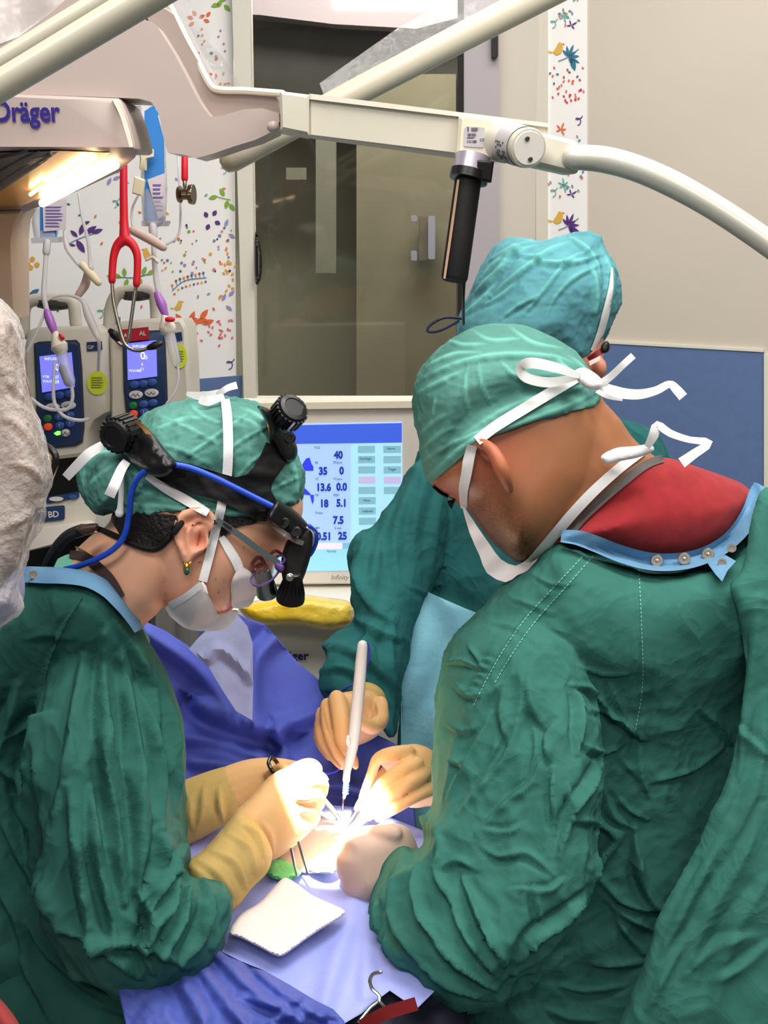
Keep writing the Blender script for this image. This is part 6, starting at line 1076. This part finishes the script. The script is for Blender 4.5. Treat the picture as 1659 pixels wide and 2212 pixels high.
put('ear_tip', ptube([(322, 751, ds, 6), (336, 746, ds, 9), (346, 743, ds, 7)], 12, 3), m_black, stt); put('ear_tip', ptube([(254, 734, ds+.02, 6), (246, 722, ds+.02, 10), (240, 716, ds+.02, 7)], 12, 3), m_black, stt)
put('lower_tubing', ptube([(399, 330, ds+.05, 7), (399, 386, ds+.05, 7.5)], 12, 1), m_red, stt); put('stem', ptube([(399, 386, ds+.05, 4.5), (399, 404, ds+.05, 4.5)], 12, 1), m_steel, stt)
c = P(399, 420, ds+.05); put('chest_piece', join(lathe(c+np.array((-.011, 0, 0)), c+np.array((.016, -.004, 0)), [(0, .013), (.15, .0145), (.3, .009), (.6, .009), (.72, .016), (.95, .017), (1, .0165), (1, .0003)], 28)), mat('bell_brass', (150, 138, 112), .2, 1.), stt)
# ---- ventilator monitor and cabinet
MP = Plane(700, 1060, 2.38)
mo = thing('ventilator_monitor', P(620, 1262, 2.32), 'ventilator monitor with white bezel showing blue numbers', 'monitor')
m_bez = mat('bezel_white', (240, 232, 222), .4)
put('housing', prism([(330, 876), (560, 871), (905, 866), (906, 1262), (335, 1266)], MP, 0, .07, .006), m_bez, mo, smooth=False)
put('top_ridge', prism([(330, 874), (905, 866), (905, 881), (330, 888)], MP, .012, .03, .003), mat('bezel_cream', (238, 228, 208), .4), mo, smooth=False)
m_sb = mat('screen_blue', (160, 192, 246), .3, emit=(160, 192, 246), estr=.72)
scn = put('screen', prism([(470, 920), (868, 912), (871, 1231), (470, 1237)], MP, .002, .004), m_sb, mo, smooth=False)
def panel(nm, poly, col, e, off=.0028): return put(nm, prism(poly, MP, off, .0006), mat('scr_%d_%d_%d' % col, col, .4, emit=col, estr=e), scn, smooth=False)
panel('title_band', [(470, 922), (868, 914), (868, 956), (470, 961)], (60, 92, 208), .75); panel('side_column', [(758, 960), (868, 957), (870, 1186), (758, 1190)], (160, 212, 236), .75)
panel('status_strip', [(470, 1190), (870, 1184), (871, 1230), (470, 1236)], (140, 200, 230), .72); panel('message_strip', [(600, 1175), (739, 1173), (739, 1186), (600, 1188)], (214, 206, 240), .75, .0034); panel('tab', [(740, 1173), (758, 1173), (758, 1185), (740, 1186)], (120, 180, 210), .6, .0034)
for k in range(8):
    y = 963+k*22.2
    for x0, x1 in ((773+k*.3, 810+k*.3), (828+k*.3, 866)):
        if k > 4 and x0 > 820: continue
        panel('soft_key', [(x0, y), (x1, y-.4), (x1, y+15), (x0, y+15.5)], (190, 180, 226) if k == 3 else (128, 180, 198), .62, .0034)
panel('waveform', [(651, 1008), (656, 998), (662, 990), (669, 989), (673, 1002), (677, 1008), (677, 1017), (651, 1017)], (50, 60, 220), .8, .0034); panel('waveform', [(655, 1054), (660, 1056), (668, 1064), (672, 1069), (678, 1069), (678, 1082), (675, 1090), (672, 1080), (670, 1070), (655, 1068)], (50, 60, 220), .8, .0034); panel('waveform', [(668, 1142), (676, 1148), (680, 1166), (668, 1168)], (50, 60, 220), .8, .0034)
m_num = mat('screen_number', (28, 52, 160), .4, emit=(36, 64, 170), estr=.5); m_sml = mat('screen_small', (70, 80, 110), .4, emit=(70, 80, 110), estr=.4)
put('readings', join(*[text(s, MP, x, y, 15.5, .0045, bold=.05, sx=.82, align='CENTER') for s, x, y in (('40', 731, 990), ('35', 698, 1025), ('0', 738, 1024), ('13.6', 699, 1060), ('0.0', 738, 1059), ('18', 700, 1095), ('5.1', 738, 1094), ('7.5', 731, 1131), ('0.51', 700, 1166), ('25', 740, 1165))]), m_num, scn, smooth=False, kind='stuff')
put('captions', join(*[text(s, MP, x, y, 5, .0045, bold=.01, sx=.85) for s, x, y in (('FiO2', 679, 969), ('RR', 680, 1002), ('RRspon', 720, 1001), ('VT', 681, 1037), ('VTspon', 720, 1037), ('PIP', 681, 1072), ('PEEP', 720, 1072), ('Pmean', 681, 1110), ('MV', 682, 1143), ('% leak', 722, 1143), ('Normal', 706, 1193), ('Day/Night', 777, 993), ('Values', 784, 1083), ('Logbook', 783, 1106), ('Alarms', 836, 971), ('Trigger', 838, 1016))]), m_sml, scn, smooth=False, kind='stuff')
put('model_text', text('Infinity', MP, 714, 1252, 10, .0075, shear=.25, bold=.01, sx=.95), mat('print_warmgrey', (140, 132, 128), .5), mo, smooth=False)
put('neck', prism([(560, 1258), (700, 1258), (698, 1284), (560, 1284)], MP, -.02, .05, .004), m_wh, mo); put('neck', prism([(694, 1266), (770, 1270), (770, 1286), (694, 1284)], MP, -.03, .05, .004), mat('neck_grey', (176, 172, 170), .4), mo)
vb = thing('ventilator_cabinet', P(650, 1500, 2.3), 'white ventilator cabinet lettered below the monitor, behind the drapes', 'cabinet')
VB = Plane(650, 1400, 2.34)
put('body', prism([(470, 1330), (900, 1326), (900, 1360), (905, 2100), (470, 2100)], VB, 0, .3, .008), mat('cabinet_white', (246, 240, 228), .4), vb, smooth=False)
put('top_shelf', prism([(460, 1318), (905, 1314), (905, 1336), (460, 1340)], VB, .02, .34, .006), mat('cabinet_cream', (246, 240, 224), .4), vb, smooth=False)
put('logo_text', text('Dräger', VB, 588, 1425, 18, .009, bold=.025, sx=1.0), m_ink, vb, smooth=False)
put('grey_bins', join(prism([(336, 1310), (372, 1306), (374, 1420), (336, 1420)], Plane(355, 1370, 2.1), 0, .1), prism([(380, 1312), (410, 1310), (412, 1420), (380, 1420)], Plane(395, 1370, 2.14), 0, .1)), mat('bin_grey', (128, 124, 120), .5), label='grey equipment posts half hidden under the mask', cat='equipment', smooth=False)
put('yellow_bag', puff([(516, 1318), (524, 1304), (560, 1296), (600, 1288), (650, 1284), (700, 1290), (756, 1300), (764, 1330), (757, 1352), (710, 1362), (640, 1352), (560, 1350)], 2.24, .05, 22, 7), mat('bag_yellow', (255, 206, 14), .22, spec=.6, coat=.3, vary=(9, .25), rgb2=(255, 224, 96), bump=(30, .8, .008)), label='shiny yellow plastic bag on the ventilator cabinet below the monitor', cat='bag')
# ---- nurse at the left edge
nu_core = [puff([(-190, 700), (-60, 650), (10, 700), (40, 850), (60, 960), (70, 1060), (40, 1160), (-20, 1260), (-190, 1300)], .92, .07, 70, 10), puff([(-270, 1300), (-130, 1310), (-130, 2300), (-330, 2300)], .97, .035, 60, 20)]+legs(-.42, .82)
nurse = body('person', nu_core[:1], .0035, 4, coarse=nu_core[1:], material= mat('skin_nurse', (214, 162, 138), .5), bv='nurse', label='person at the left edge wearing a white bouffant cap over brown hair', cat='person')
m_hairb = mat('hair_brown', (140, 104, 78), .5, vary=(160, .5), bump=(500, .6, .001))
body('hair', [puff([(-190, 690), (-40, 648), (10, 668), (36, 730), (56, 800), (66, 880), (86, 960), (92, 1040), (76, 1100), (50, 1180), (20, 1240), (-190, 1290)], .92, .078, 60, 9)], .003, 3, m_hairb, (), dict(big=3, small=3, s_big=12, s_small=60, stretch=(1, 1, .3), seed=8), nurse, 'hair_n')
m_bou = mat('bouffant_white', (238, 230, 226), .7, spec=.3, alpha=.36, vary=(40, .08), bump=(140, .8, .004))
body('bouffant_cap', [puff([(-190, 660), (-30, 640), (20, 668), (46, 720), (58, 790), (66, 860), (84, 910), (100, 960), (110, 1030), (100, 1080), (84, 1140), (66, 1180), (52, 1230), (36, 1270), (30, 1330), (-190, 1400)], .92, .094, 50, 8, over='hair_n', over_off=.010)], .0028, 2, m_bou, [([(20, 690), (50, 800), (40, 880)], 3, 6), ([(0, 900), (50, 930), (90, 1000)], 4, 7), ([(10, 1000), (60, 1010), (100, 1050)], 4, 6), ([(0, 1150), (50, 1120), (90, 1080)], 4, 7), ([(0, 800), (30, 840), (70, 880)], 3, 6), ([(20, 1250), (40, 1180), (60, 1130)], 3, 6)], dict(big=4, small=4, s_big=14, s_small=45, stretch=(1, 1, 1), seed=15), nurse, 'bou_n')
body('tunic', [puff([(-300, 1290), (-20, 1230), (40, 1205), (52, 1240), (54, 1290), (30, 1340), (-10, 1372), (-50, 1500), (-50, 2400), (-400, 2400)], .97, .075, 60, 12)], .004, 3, mat('tunic_lilac', (150, 152, 190), .8, bump=(100, .3, .003)), (), None, nurse)
ng = thing('glasses', P(105, 1010, .95), 'dark glasses frame with gold temple beside the white bouffant cap', 'glasses')
put('frame', wire([(78, 958, .93), (100, 964, .92), (118, 980, .915), (120, 1000, .915), (112, 1022, .92), (100, 1050, .93)], .0028), m_black, ng); put('temple_plate', puff([(94, 984), (106, 982), (112, 1000), (110, 1016), (98, 1002)], .925, .003, 5, 3), m_gold, ng)
# red sleeve at the bottom left corner
put('red_sleeve', puff([(-80, 2100), (-20, 2140), (20, 2180), (50, 2230), (80, 2320), (-80, 2330)], 1.09, .03, 30, 8), mat('sleeve_red', (186, 76, 74), .85, bump=(80, .3, .003)), label='red fabric sleeve at the bottom left corner', cat='sleeve')
